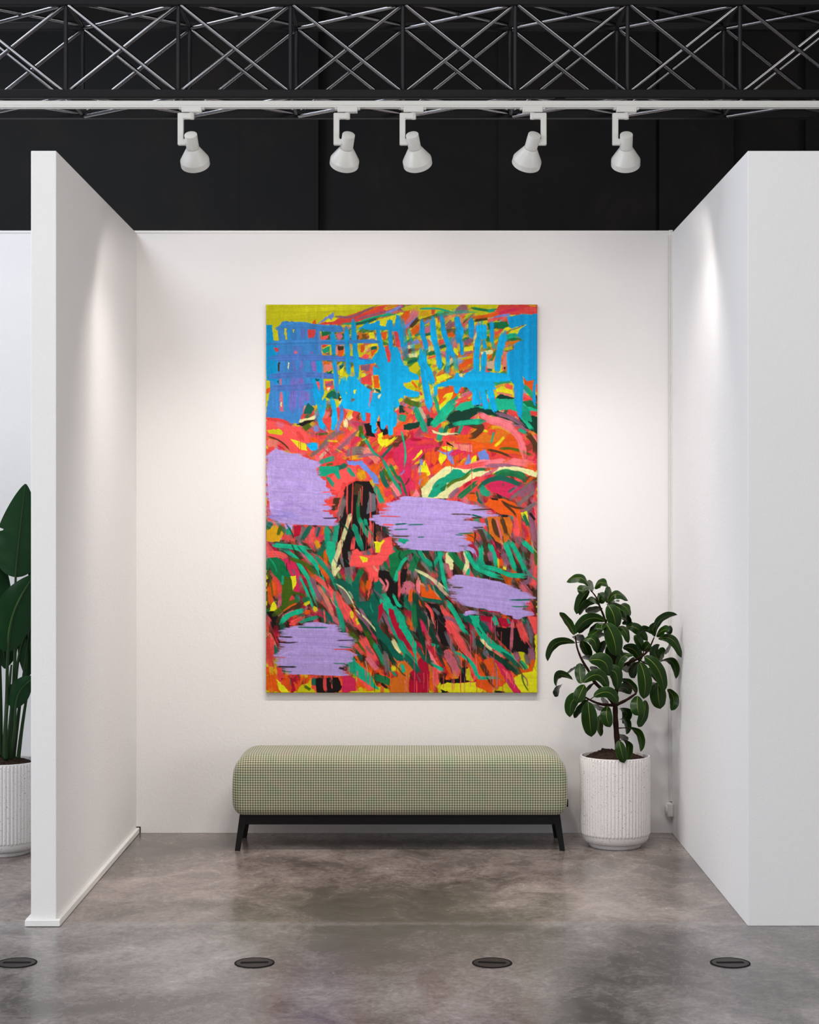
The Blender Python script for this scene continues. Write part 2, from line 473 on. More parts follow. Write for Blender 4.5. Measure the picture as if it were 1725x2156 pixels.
def paint():
    C = Canvas()
    # grounds
    C.poly([(0, 225), (PW, 190), (PW, 520), (0, 520)], COL['red'], 6)
    C.poly([(0, 500), (PW, 500), (PW, 740), (0, 740)], COL['brn'], 8)
    C.poly([(0, 700), (PW, 740), (PW, 790), (0, 818)], COL['ora'], 8)
    warm = ['red', 'ora', 'cor', 'pnk', 'yel', 'mau', 'yl2', 'or2', 'fgr', 'sal', 'per', 'brn']
    C.field((760, 650, 1130, 760), warm+['yel', 'ora', 'gr2', 'gry'], 260, 32, 12, (16, 48), (5, 12), 1)
    C.field((640, 670, 1130, 890), warm+['cre', 'dgr', 'fgr'], 420, 48, 22, (12, 42), (6, 13), 2)
    C.field((560, 890, 760, 970), ['cor', 'red', 'pnk', 'yel', 'mag', 'or2', 'mau', 'red'], 120, -25, 18, (15, 50), (6, 14), 3)
    C.field((740, 890, 1130, 1060), ['ora', 'mag', 'red', 'ora', 'cor', 'yel', 'or2', 'mau', 'crm', 'brn'], 220, 40, 30, (16, 55), (6, 15), 4)
    C.field((560, 1100, 830, 1320), ['cor', 'red', 'gry', 'oli', 'ora', 'mau', 'mag', 'dgr', 'pnk', 'brn', 'grn', 'blk', 'fgr', 'slt', 'crm'], 320, -58, 16, (22, 70), (6, 14), 5)
    C.field((810, 1040, 1132, 1330), ['cor', 'red', 'mau', 'ora', 'blk', 'pnk', 'grn', 'brn', 'crm', 'gry', 'dgr', 'blk', 'slt', 'mau'], 350, -66, 16, (22, 75), (6, 14), 6)
    C.field((560, 1310, 1110, 1400), ['cor', 'red', 'blk', 'ora', 'mag', 'pnk', 'dgr', 'crm', 'brn', 'blk', 'dkg', 'mau'], 230, -62, 14, (22, 70), (7, 15), 7)
    C.field((560, 1395, 1080, 1455), ['ora', 'red', 'crm', 'blk', 'yel', 'or2', 'cor', 'yel'], 150, 88, 14, (14, 45), (7, 15), 8)
    C.dsl('''
P 1 yel 110,55 1430,55 1190,130 1040,190 900,200 820,230 720,290 600,310 340,260 250,500 110,500
SO 1 yl2 60 500,120 900,100 1300,80
SO 1 yel 60 300,220 700,180 1000,120
P 1 red 700,295 900,240 1080,190 1300,110 1500,66 1725,60 1725,90 1500,170 1250,250 1000,296
S 1 ora 40 1000,230 1250,150 1480,80
S 1 mau 30 930,200 1100,205 1300,120 1420,66
S 1 gld 50 1500,110 1650,70
S 1 mau 26 1180,230 1400,170 1560,130
S 1 per 34 1500,170 1640,110 1725,66
S 1 grn 26 1000,290 1250,265 1420,200 1725,170
S 1 dgr 36 1140,295 1300,260 1440,210
S 1 yel 60 1430,300 1725,170
P 1 yl2 1300,290 1420,240 1725,150 1725,230 1560,300 1440,330
S 1 gr2 18 1230,250 1440,190 1600,160
S 1 ora 60 1660,300 1725,180
P 1 ora 655,270 690,225 700,290 660,298
P 1 per 720,290 780,230 850,190 905,150 908,195 880,240 850,215 780,262
P 1 yl2 800,262 850,232 880,250 890,215 950,225 880,265
SR 2 mau 50 0,120 150,80 240,70
P 2 ora 20,200 60,150 130,120 120,220 40,300
P 2 yel 20,100 150,62 700,62 660,110 440,140 250,110 60,140
S 2 pnk 90 60,330 150,230 210,100
S 2 per 34 50,340 160,260 240,190
S 2 brn 50 130,330 240,210
S 2 gld 70 250,170 400,150
S 2 red 50 400,110 400,180
S 2 gr2 22 250,110 460,110 650,160
S 2 mau 90 680,150 760,90 800,62
SO 2 gr2 40 430,190 700,150 1000,130
S 2 yel 40 820,130 1000,100 1160,80
S 2 fgr 30 850,100 1050,130 1150,110
S 2 grn 40 1040,140 1130,120
P 2 red 1170,62 1625,62 1625,160 1560,178 1480,165 1300,180 1140,215 1100,235
S 2 mag 34 1150,170 1300,130 1420,120
S 2 cor 50 1480,110 1620,120
S 2 gld 18 1520,72 1620,80
S 2 per 34 1110,205 1220,190 1330,175
S 2 ora 50 880,215 1060,190 1190,150
S 2 brn 36 880,250 1060,225
S 2 cor 34 1040,250 1200,220 1270,225
P 2 fgr 1030,285 1260,250 1290,310 1240,350 1160,340 1040,330
S 2 dgr 40 1040,340 1180,310
S 2 fgr 40 1040,430 1040,500
S 2 cor 34 1110,400 1200,370
S 2 ora 60 60,360 90,440
S 2 ora 90 150,400 240,310
S 2 grn 24 190,425 240,410
S 2 pnk 60 310,380 370,330
S 2 dgr 30 300,420 380,400
S 2 per 36 300,290 360,230
S 2 yel 60 450,280 500,330
S 2 mau 90 560,330 640,260
S 2 cre 40 350,450 400,490
S 2 yel 50 470,390 530,420
S 2 per 60 170,520 240,480
S 2 cre 40 100,560 200,540
S 2 dye 60 170,560 270,540
S 2 cre 50 110,660 230,650
S 2 dgr 40 110,740 230,700
S 2 fgr 50 340,640 430,620
S 2 yl2 60 340,730 450,740
S 2 cor 24 340,690 440,660
S 2 yl2 60 500,680 560,760
S 2 ora 60 570,420 650,400
S 2 red 50 470,500 560,480
S 2 dgr 40 480,560 560,540
S 2 pk2 36 500,610 540,640
P 2 yl2 640,560 700,600 690,660 640,620
P 2 yl2 760,560 870,540 870,600 760,610
S 2 mau 60 770,500 870,480
S 2 mau 30 770,630 870,610
P 2 ora 690,780 870,640 870,740 700,840
S 2 yel 30 720,700 870,670
S 2 or2 30 700,830 870,770
S 2 mau 30 740,860 870,800
S 2 red 44 770,850 800,830
S 2 cre 44 710,890 750,890
P 2 cre 950,620 1090,590 1100,640 960,650
S 2 gld 40 1030,530 1080,520
S 2 ora 40 1050,690 1090,660
P 2 tan 1030,730 1110,720 1110,820 1030,800
S 2 dgr 24 1030,820 1100,830
P 2 sal 1220,600 1280,620 1270,740 1215,850
S 2 yel 40 1220,590 1340,560
S 2 blk 22 1240,790 1230,820
P 2 yl2 1160,440 1240,330 1320,330 1290,360 1200,400
P 2 yl2 1310,370 1340,290 1400,320 1500,290 1420,370 1400,400 1250,450
S 2 gry 14 1310,360 1400,330 1490,290
S 2 gr2 60 1180,470 1300,430 1400,420
S 2 fgr 40 1300,470 1460,475
S 2 or2 36 1240,520 1350,500 1440,490
S 2 dgr 30 1180,520 1180,460
S 2 ora 60 480,900 520,980
P 2 yl2 440,900 560,860 620,900 500,960 440,970
P 2 yl2 320,900 360,930 340,990
P 2 yel 30,1000 130,970 220,940 225,1060 100,1030
S 2 ora 30 150,960 220,1050
S 2 mag 24 240,1080 270,1130
# lower part of the tangle, under the blue
P 2 ora 440,1060 640,1020 720,1080 600,1200 480,1230
P 2 yl2 540,1110 640,1080 620,1160 480,1320 440,1300
S 2 ora 30 450,1240 560,1140
S 2 red 60 700,1080 760,1040
S 2 cor 40 660,1190 780,1150 860,1090
S 2 pnk 40 720,1130 860,1080
S 2 grn 40 560,1230 640,1180 700,1130
P 2 yl2 1130,1060 1200,1020 1280,1030 1340,1090 1340,1130 1150,1100
S 2 cor 60 1250,1010 1340,1040
S 2 sal 40 1150,1100 1340,1130
S 2 grn 40 1110,1000 1220,970 1340,960
P 2 dkg 1130,1150 1180,1110 1350,1150 1350,1170 1140,1170
P 2 ora 1455,910 1500,960 1580,940 1570,1090 1470,1000
S 2 grn 60 1460,1010 1540,1100 1570,1160
S 2 red 30 1610,980 1620,1100
S 2 cor 36 1450,1110 1540,1160
# left, beneath the grid
P 1 yel 112,960 155,960 160,1030 112,1060
P 1 ora 112,1050 162,1020 155,1090 112,1110
P 1 yel 112,1110 150,1100 130,1200 112,1220
''')
    # middle: reds, oranges, arcs
    C.dsl('''
P 3 cor 115,30 250,40 400,90 560,110 600,200 620,300 600,400 400,410 300,300 115,200
P 3 yel 115,140 260,130 320,160 290,195 150,180
S 3 brn 20 130,210 260,260 350,330 400,400
S 3 pnk 60 230,60 330,100
P 3 yl2 390,240 470,260 580,300 590,380 500,360
S 3 red 60 480,170 550,260
S 3 sal 90 130,290 260,300
P 3 blk 470,70 560,30 680,20 640,50 540,100
P 3 cre 500,10 600,0 700,-40 680,10 560,30 500,60
S 3 oli 70 550,130 640,70
S 3 ora 60 640,240 760,300 820,250
S 3 mag 60 700,200 800,160
S 3 oli 30 700,190 850,180
S 3 gry 60 640,440 800,300 900,190 1040,160
S 3 tan 40 740,470 860,340
S 3 ora 70 900,300 1040,190
S 3 cor 50 880,370 1000,280 1180,100
S 3 mau 50 920,400 1080,250 1200,130
S 3 cor 60 960,450 1050,380
S 3 gry 90 1060,420 1200,370 1400,430
S 3 cre 50 1040,20 1050,120
P 3 oli 1200,90 1250,90 1250,240 1200,220
P 3 blk 1260,60 1340,60 1390,230 1290,200
P 3 blk 1400,40 1460,40 1600,220 1480,200
P 3 yl2 1420,190 1480,160 1490,230 1560,260 1480,340 1420,290
S 3 ora 60 1480,230 1640,180
S 3 yl2 40 1500,330 1650,210
S 3 gld 50 1080,470 1260,450
S 3 sal 90 1250,370 1340,420 1450,540
S 3 mau 30 1180,460 1300,430 1420,430
P 3 per 1060,500 1240,500 1420,690 1440,780 1380,760 1300,640 1200,550 1080,550
S 3 gld 110 1200,620 1260,730
P 3 cor 860,700 1040,560 1160,580 1180,700 1060,760 1000,760 980,860 880,840
S 3 dgr 60 900,590 1000,570 1070,530
S 3 grn 60 740,520 860,480 930,470
P 3 grn 730,560 860,560 960,560 980,700 900,640 820,680 730,680
S 3 grn 50 830,690 910,800
S 3 grn 46 920,630 980,720
S 3 grn 50 1070,590 1150,690
S 3 oli 30 820,550 900,530
P 3 blk 1040,800 1150,740 1320,740 1400,900 1430,1060 1440,1140 1400,1220 1400,1500 1240,1560 1080,1560 950,1560 960,1300 1000,1000
P 3 brn 1150,760 1250,780 1200,900 1130,900
P 3 slt 1320,860 1400,900 1400,1080 1290,1120
S 3 gry 90 1030,930 980,1080 960,1180
S 3 cor 60 1000,850 950,1010 920,1130
P 3 brn 900,940 980,930 940,1080 870,1090
S 3 cor 20 1070,640 1060,900 1060,1160
S 3 red 16 1130,740 1120,1000 1110,1300
S 3 cor 18 1335,1090 1330,1250
S 3 cre 56 1100,1130 1050,1290 990,1480
P 3 mag 1600,380 1725,290 1725,700 1690,640 1600,480
S 3 dgr 30 1460,470 1600,310
S 3 oli 44 1450,560 1560,720 1640,960
S 3 dgr 60 1460,620 1500,750 1560,830
S 3 or2 70 1430,800 1470,900 1500,1000
S 3 pk2 70 1580,760 1640,840 1700,930
S 3 grn 36 1230,190 1300,290 1370,400 1470,470
S 3 grn 40 1470,470 1530,580 1600,720 1720,890
S 3 fgr 40 1560,540 1640,680 1720,760
S 3 grn 60 1390,800 1440,920 1490,1010
S 3 mau 30 1600,860 1640,940
P 3 cya 585,290 730,290 720,350 680,385 640,380 600,330
P 4 mag 0,300 130,240 260,220 400,240 480,330 330,360 250,470 150,560 130,780 120,920 30,900 0,500
S 4 mag 120 60,640 120,780 130,880
S 4 crm 40 140,250 250,260 350,310
S 4 red 60 200,300 330,280 470,300
P 4 yl2 200,440 260,370 280,400 230,450 150,500
P 4 ora 300,420 400,370 450,480 420,560 330,480
P 4 yl2 480,400 560,440 530,500 490,560 455,480
P 4 yl2 490,340 560,320 620,350 600,390 520,360
S 4 ora 90 560,560 620,480 700,380
P 4 per 430,370 520,400 560,400 620,370 650,560 600,520 560,440
S 4 mag 60 600,430 720,380 800,360
P 4 yl2 230,560 310,490 370,660 330,680 290,640 220,640
S 4 per 36 262,480 262,560
S 4 per 14 248,540 245,800
S 4 ora 80 400,640 500,540
S 4 or2 100 260,720 340,660
P 4 sal 600,290 760,310 860,310 860,400 700,370 640,330
P 4 blk 550,270 620,310 640,340 560,310
P 4 ora 520,210 760,200 960,140 1130,110 1330,180 1420,360 1480,480 1300,470 1100,400 900,380 840,300 740,290 600,250
P 4 or2 820,250 1000,180 1150,130 1300,180 1200,260 1000,300
S 4 red 70 380,190 540,230 700,250
S 4 red 60 1050,170 1140,160
S 4 gld 40 1070,110 1200,110 1340,190
S 4 yl2 34 1120,330 1180,280 1240,210
S 4 yl2 30 970,145 1040,155
S 4 grn 24 1110,160 1090,250 1070,310
P 4 per 770,550 815,420 860,520 830,530
P 4 yl2 860,460 910,430 910,520 880,560 820,550
P 4 per 920,400 1010,370 1050,440 1080,530 960,530
S 4 ora 60 880,350 1000,340 1200,380 1330,430
S 4 ora 90 1380,500 1540,560 1620,590
S 4 red 60 1150,480 1300,440 1440,460
S 4 oli 36 1180,360 1300,355 1440,390 1590,450
S 4 brn 30 1040,370 1180,400 1320,460
S 4 pk2 80 1040,30 1180,60 1320,140 1420,260 1470,480
S 4 mau 50 1080,0 1250,20 1420,90 1560,160
S 4 brn 80 800,60 960,110 880,200 800,220
S 4 sal 60 1560,200 1620,330
S 4 brn 70 1500,180 1590,300 1600,440
P 4 dkg 1400,-60 1625,-20 1625,190 1500,130 1420,60
S 4 gr2 50 1430,-20 1500,60 1570,150
S 4 grn 40 1400,130 1500,180
S 4 pk2 100 760,600 960,540 1180,530 1400,520 1620,540
S 4 cor 60 640,600 850,560 1040,520
S 4 mau 50 1020,560 1250,560 1450,600 1600,680
P 4 cre 260,830 380,700 500,600 570,560 700,590 860,600 1040,620 1200,570 1400,570 1560,610 1620,640 1610,700 1400,620 1200,620 1000,670 900,690 760,770 640,860 580,940 280,940
P 4 grn 330,930 400,800 440,730 560,670 640,590 700,600 780,650 860,580 860,620 700,720 560,760 500,860 430,920 400,930
P 4 fgr 470,830 560,770 540,840 500,870
S 4 oli 40 540,820 640,740 760,700 860,600
S 4 fgr 40 860,620 940,600 1030,600
P 4 pnk 1090,600 1180,570 1100,650 930,700
S 4 crm 60 780,790 860,750
S 4 cor 50 660,930 760,850 900,750 1040,680
S 4 red 44 680,860 760,800
S 4 mau 60 590,930 660,860 720,820
S 4 fgr 60 700,930 820,830 920,740
P 4 mag 1030,800 1100,740 1250,710 1350,760 1450,780 1500,820 1380,900 1330,960 1200,900 1080,860
S 4 fgr 80 1110,690 1220,640 1340,650 1440,680 1510,760
S 4 dgr 60 930,820 1030,740 1180,700 1300,730 1400,770 1500,780
S 4 dgr 30 910,860 930,960 990,1010
S 4 grn 70 980,800 1000,870 1080,890
S 4 mau 40 1290,870 1400,790
S 4 gry 44 1300,950 1500,790 1620,720
S 4 mau 90 1420,900 1600,780
S 4 gry 50 1390,1020 1520,910 1620,830
S 4 gry 50 1460,1090 1620,980
P 4 ora 820,870 900,880 920,980 820,960
P 4 ora 1050,950 1200,940 1350,990 1420,1060 1440,1400 1380,1200 1320,1140 1200,1130 1000,1010
P 4 or2 1030,1150 1300,1160 1330,1250 1300,1390 1230,1480 1130,1440 1060,1350
S 4 brn 60 1100,1190 1130,1300 1170,1390
S 4 brn 50 1200,1170 1240,1290 1260,1380
S 4 pnk 30 1140,1170 1180,1320 1220,1460
S 4 brn 30 1220,990 1340,1100 1370,1160
S 4 blk 24 1080,945 1170,955
S 4 brn 24 1200,970 1340,1040 1480,1060
P 4 yl2 1430,1100 1500,1090 1540,1250 1500,1260 1440,1160
S 4 cor 70 1360,1160 1380,1300 1370,1420
S 4 mau 90 1540,1120 1570,1300 1600,1500
S 4 blk 30 1530,1110 1600,1200
S 4 dgr 50 1460,1130 1520,1280
P 4 ora 740,1310 860,1300 920,1400 880,1440 760,1440
S 4 blk 36 820,1250 900,1280 950,1250
# greens of the crown arc at the top right
P 2 dkg 560,1400 640,1310 760,1280 940,1230 1100,1290 1250,1330 1400,1420 1500,1480 1300,1460 1100,1360 930,1330 800,1420 640,1490
P 2 gr2 640,1290 720,1220 860,1180 880,1260 1040,1240 1060,1180 1150,1160 1340,1170 1625,1270 1625,1320 1500,1290 1440,1330 1300,1290 1180,1300 1080,1290 900,1260 740,1310
P 2 grn 1350,1180 1450,1230 1530,1290 1560,1430 1490,1430 1440,1380 1400,1380
P 2 fgr 1440,1200 1540,1180 1625,1230 1625,1290 1500,1250
S 2 gr2 60 600,1470 780,1440 1020,1420
S 2 dkg 60 560,1500 700,1440 860,1370
S 2 pk2 70 930,1330 1060,1400 1200,1420 1400,1500
S 2 mau 50 1150,1340 1300,1380 1480,1490
S 2 gr2 100 640,1220 520,1330 400,1480
S 2 grn 44 410,1130 440,1220 470,1360
S 2 oli 70 60,1170 160,1220 270,1230
P 2 dkg 0,1230 90,1270 60,1330 0,1330
P 2 tan 210,1270 260,1260 320,1380 290,1410
S 2 cor 60 60,1270 160,1330
S 2 grn 60 190,1260 250,1400 320,1500
S 2 grn 80 0,1380 90,1400
P 2 dkg 330,1400 400,1380 400,1480 330,1490
S 4 grn 60 200,-60 260,60 330,190
S 4 gr2 90 540,-20 430,50 380,110
P 4 dkg 50,80 150,50 250,40 230,110 120,140 60,140
P 4 dkg 540,90 700,20 1000,20 900,80 640,90
S 4 gr2 60 640,70 800,50 1000,40
S 4 grn 70 500,110 480,200 455,280
S 4 dgr 50 560,90 530,200
S 4 grn 40 740,80 690,200
P 4 cre 380,130 460,170 560,170 700,180 540,200 400,180
S 4 gr2 24 30,160 60,300 75,420 65,580
S 4 fgr 30 0,680 50,780 90,920
S 4 grn 24 0,820 30,900
P 4 pk2 150,920 200,830 250,920
''')
    # blue grid
    C.dsl('''
PV 1 blu 115,300 180,300 200,480 260,480 250,350 235,355 300,255 450,262 600,300 950,300 1010,320 1015,385 880,385 740,370 740,470 760,560 770,640 720,1100 690,1250 560,1240 540,1330 490,1460 300,1400 115,1380 135,1180 165,1040 155,955 115,950
PV 1 cy2 115,300 180,300 200,480 230,560 250,740 250,1000 200,960 160,950 115,950
PV 1 cy2 700,700 760,700 790,1100 760,1180 690,1240 640,1000
SO 1 vio 110 470,560 470,900 450,1320
SO 1 vi2 90 500,700 500,830
S 1 vio 90 430,930 430,1100 420,1330
S 1 vi2 60 520,930 530,1000
S 1 vi2 50 590,1090 590,1200
S 1 vio 60 540,1000 520,1310
SO 1 cy2 40 330,1090 340,1260
SO 1 cy2 30 380,360 390,470
SO 1 cy2 50 480,700 480,830
S 1 blu 80 240,340 500,300 800,335 1010,345
S 1 blu 70 130,520 500,510 900,500 1130,500
S 1 bl2 80 160,690 500,680 900,690 1400,715
S 1 bl2 86 150,905 500,880 850,895 1010,920
S 1 bl2 90 200,1040 450,1030 700,1010
SO 1 vio 80 430,1010 560,1010
SO 1 bl2 60 400,740 400,850
P 1 yel 190,370 250,365 252,475 205,478
P 1 yel 325,345 350,345 358,470 335,480
P 1 yel 415,350 445,350 432,395
P 1 red 598,348 688,350 680,445 610,460
P 1 fgr 755,372 885,382 850,410 770,440
P 1 cor 770,440 850,410 830,465 765,466
P 1 pnk 930,400 990,395 1015,440 960,490
P 1 red 205,570 250,570 258,615 220,610
P 1 pnk 440,600 480,600 480,640 440,640
P 1 vi2 625,605 665,620 650,640 625,635
P 1 red 765,530 850,530 770,570
P 1 grn 770,585 855,545 860,610 780,635
P 1 gry 800,635 860,615 860,655
P 1 brn 950,545 1018,545 1015,600 955,600
P 1 ora 955,600 1018,590 1010,665 960,665
P 1 brn 252,740 275,740 265,850 250,850
P 1 cre 370,735 385,740 380,830 370,800
P 1 vi2 640,730 690,725 705,840 655,845
P 1 sal 770,730 880,735 885,820 790,860
P 1 or2 775,725 870,740 860,760 775,770
P 1 dgr 820,865 885,825 885,872
P 1 dgr 970,780 1020,750 1020,790 975,830
P 1 yl2 970,830 1025,780 1000,900 975,905
P 1 pnk 270,930 290,930 295,1000 272,1000
P 1 dgr 230,965 260,955 262,985
P 1 cor 800,960 900,950 905,1040 830,1080 810,1050
P 1 mau 805,990 900,960 895,1010 810,1020
P 1 cre 825,1040 860,1030 855,1065 830,1075
P 1 dgr 690,930 740,935 720,960 700,965
P 1 cor 700,965 735,960 745,1080 725,1050
P 1 pnk 275,1090 300,1090 320,1320 275,1310
P 1 cre 280,1200 298,1200 295,1260 280,1255
P 1 dgr 805,1140 870,1070 930,1090 1020,1090 1048,1020 1040,1120 950,1170 860,1160
P 1 dgr 560,1290 600,1205 680,1280 640,1340 550,1340
P 1 brn 960,1140 1020,1110 1010,1160 970,1200
P 1 yl2 975,1140 1000,1130 1000,1160 980,1160
''')
    C.dsl('''
SO 1 vio 60 545,340 540,470
SO 1 per 34 735,370 745,640
S 1 cy2 66 890,390 900,520 905,660
S 1 cy2 60 905,700 930,900 940,1100
S 1 cy2 66 1050,330 1060,480 1070,700 1080,900
SO 1 per 24 770,740 780,1100
SO 1 per 26 930,740 940,960 945,1180
S 1 cya 90 1030,930 1000,1060 1060,1200
S 1 cy2 66 1135,240 1150,500 1170,760 1180,960
SO 1 cy2 60 1130,370 1160,700
S 1 cy2 60 1300,280 1290,330
P 1 cy2 1180,360 1250,300 1300,275 1320,300 1440,240 1440,300 1520,325 1530,250 1590,245 1610,330 1640,180 1665,180 1700,320 1725,400 1725,560 1640,560 1620,480 1600,370 1530,360 1330,360 1250,345
S 1 cy2 60 1420,340 1440,470 1480,650
S 1 cy2 60 1560,250 1570,500 1590,700
S 1 blu 50 1080,500 1300,490 1450,500
S 1 cy2 60 1120,720 1250,740 1400,720
P 1 red 1610,370 1650,380 1690,560 1635,560
P 1 ora 1455,385 1525,385 1520,460 1490,490
P 1 ora 1340,600 1410,590 1345,680
P 1 dgr 1335,560 1410,550 1410,590 1340,600
P 1 red 1500,550 1540,545 1570,640 1565,720 1545,740
P 1 yl2 1315,390 1380,380 1385,460 1320,465
P 1 or2 1190,380 1240,380 1240,450 1200,470
P 1 ora 1210,620 1230,530 1270,560 1250,620
P 1 cor 1215,690 1250,645 1320,650 1310,700
P 1 mau 1220,770 1330,760 1320,840 1230,830
P 1 yl2 1225,870 1280,870 1270,915 1230,915
P 1 red 1225,920 1340,870 1360,1000 1230,990
P 1 ora 1370,900 1435,890 1430,960 1445,1030 1380,1040
PV 1 cya 1350,690 1410,620 1450,560 1500,560 1540,740 1570,740 1590,560 1650,560 1700,700 1725,770 1725,1170 1690,1150 1660,1180 1680,1230 1640,1280 1600,1250 1620,1340 1640,1480 1590,1510 1560,1510 1520,1460 1500,1510 1450,1430 1430,1350 1400,1480 1330,1470 1340,1330 1220,1330 1280,1420 1240,1420 1225,1330 1170,1310 950,1260 1000,1190 1060,1110 1030,1040 1080,900 1130,910 1160,880 1200,960 1230,990 1300,1040 1340,1050 1330,1100 1440,1090 1460,1060 1440,960 1430,890 1370,880 1370,780 1440,805
P 1 pnk 1330,1080 1365,1060 1345,1180 1320,1260 1310,1290 1325,1160
P 1 cre 1430,1120 1460,1110 1440,1160 1420,1160
P 1 yl2 1140,1060 1170,1050 1160,1100 1140,1105
P 1 gry 1110,1160 1155,1160 1140,1200 1110,1195
P 1 dgr 1380,1040 1450,1060 1460,1100 1400,1080
S 1 cya 70 1400,1110 1370,1200 1360,1300
S 1 cya 66 1250,1320 1260,1410
S 1 cya 60 800,1170 780,1300 750,1380
S 1 cya 66 880,1160 910,1290 920,1480
S 1 blu 50 990,1240 1000,1350 980,1440
S 1 cya 50 720,1180 740,1300 770,1400
SO 1 blu 60 700,1300 720,1440
S 1 cy2 70 680,1000 720,1120 760,1250
P 1 blu 115,1250 300,1320 540,1330 500,1420 420,1455 300,1390 115,1380
S 2 cy2 66 272,245 275,400 310,520 320,600
S 2 cya 100 270,590 290,800 310,1000 370,1310
S 2 cya 76 390,215 410,450 460,650 480,840
S 2 cy2 66 500,190 530,400 590,560 650,700
S 2 cy2 76 675,200 700,350
S 2 cy2 96 715,310 700,520
S 2 cy2 54 730,480 740,660
S 2 cy2 78 845,235 848,460
S 2 cya 140 960,290 970,480
S 2 cya 80 930,440 905,700 915,900
S 2 cya 60 990,480 1010,580
S 2 cy2 54 1085,260 1090,400 1085,520
SO 2 cy2 40 1095,500 1120,600
S 2 cya 96 1235,385 1190,560 1160,700 1150,870
S 2 cya 76 1000,630 990,760 980,900
S 2 cya 60 570,590 572,740
SO 2 cya 50 570,720 570,900
SO 2 cy2 66 15,210 60,450 80,760
SO 2 cy2 40 110,350 140,480 180,640
SO 2 cy2 60 650,650 680,860
S 2 cya 80 1300,600 1300,760 1300,940
S 2 cya 90 240,720 330,820 400,1000
P 2 cya 0,600 20,640 25,770 100,780 130,850 220,880 235,940 150,940 130,970 30,980 30,1010 160,1070 245,1090 230,1130 180,1150 0,1120
P 2 cya 440,1000 540,960 640,920 660,860 700,860 710,910 750,910 770,870 870,820 1000,850 1150,860 1270,870 1310,910 1310,950 1120,970 1130,1060 960,1060 870,1110 790,1030 730,1020 690,1110 650,1090 640,1010 440,1030
S 2 cya 70 890,1040 890,1160 880,1250
S 2 cya 70 900,1050 940,1240
S 2 cya 84 970,1040 1000,1180 1030,1300
S 2 cya 84 1060,1040 1090,1180 1130,1330
S 2 cya 50 430,1010 430,1130
PV 2 cy2 1265,210 1450,172 1540,180 1625,165 1625,980 1600,1000 1600,1240 1580,1245 1558,1190 1580,940 1500,960 1450,900 1465,1000 1440,1290 1430,1405 1400,1370 1350,1200 1345,1000 1310,960 1290,820 1270,620 1345,590 1350,520 1460,470 1380,430 1420,350 1500,290 1320,340 1290,330
SO 2 per 40 1350,1050 1360,1120
S 3 cya 62 1370,-60 1375,60 1380,190
S 3 cya 66 1475,-60 1480,60 1480,140
S 3 cya 66 1575,-60 1570,80 1572,215
S 3 cya 60 1620,-60 1625,70
SR 3 cya 66 740,0 760,80 830,140
S 3 cya 60 905,-40 905,60 890,150
S 3 per 60 700,100 700,160
S 3 per 44 985,20 960,90 935,180
''')
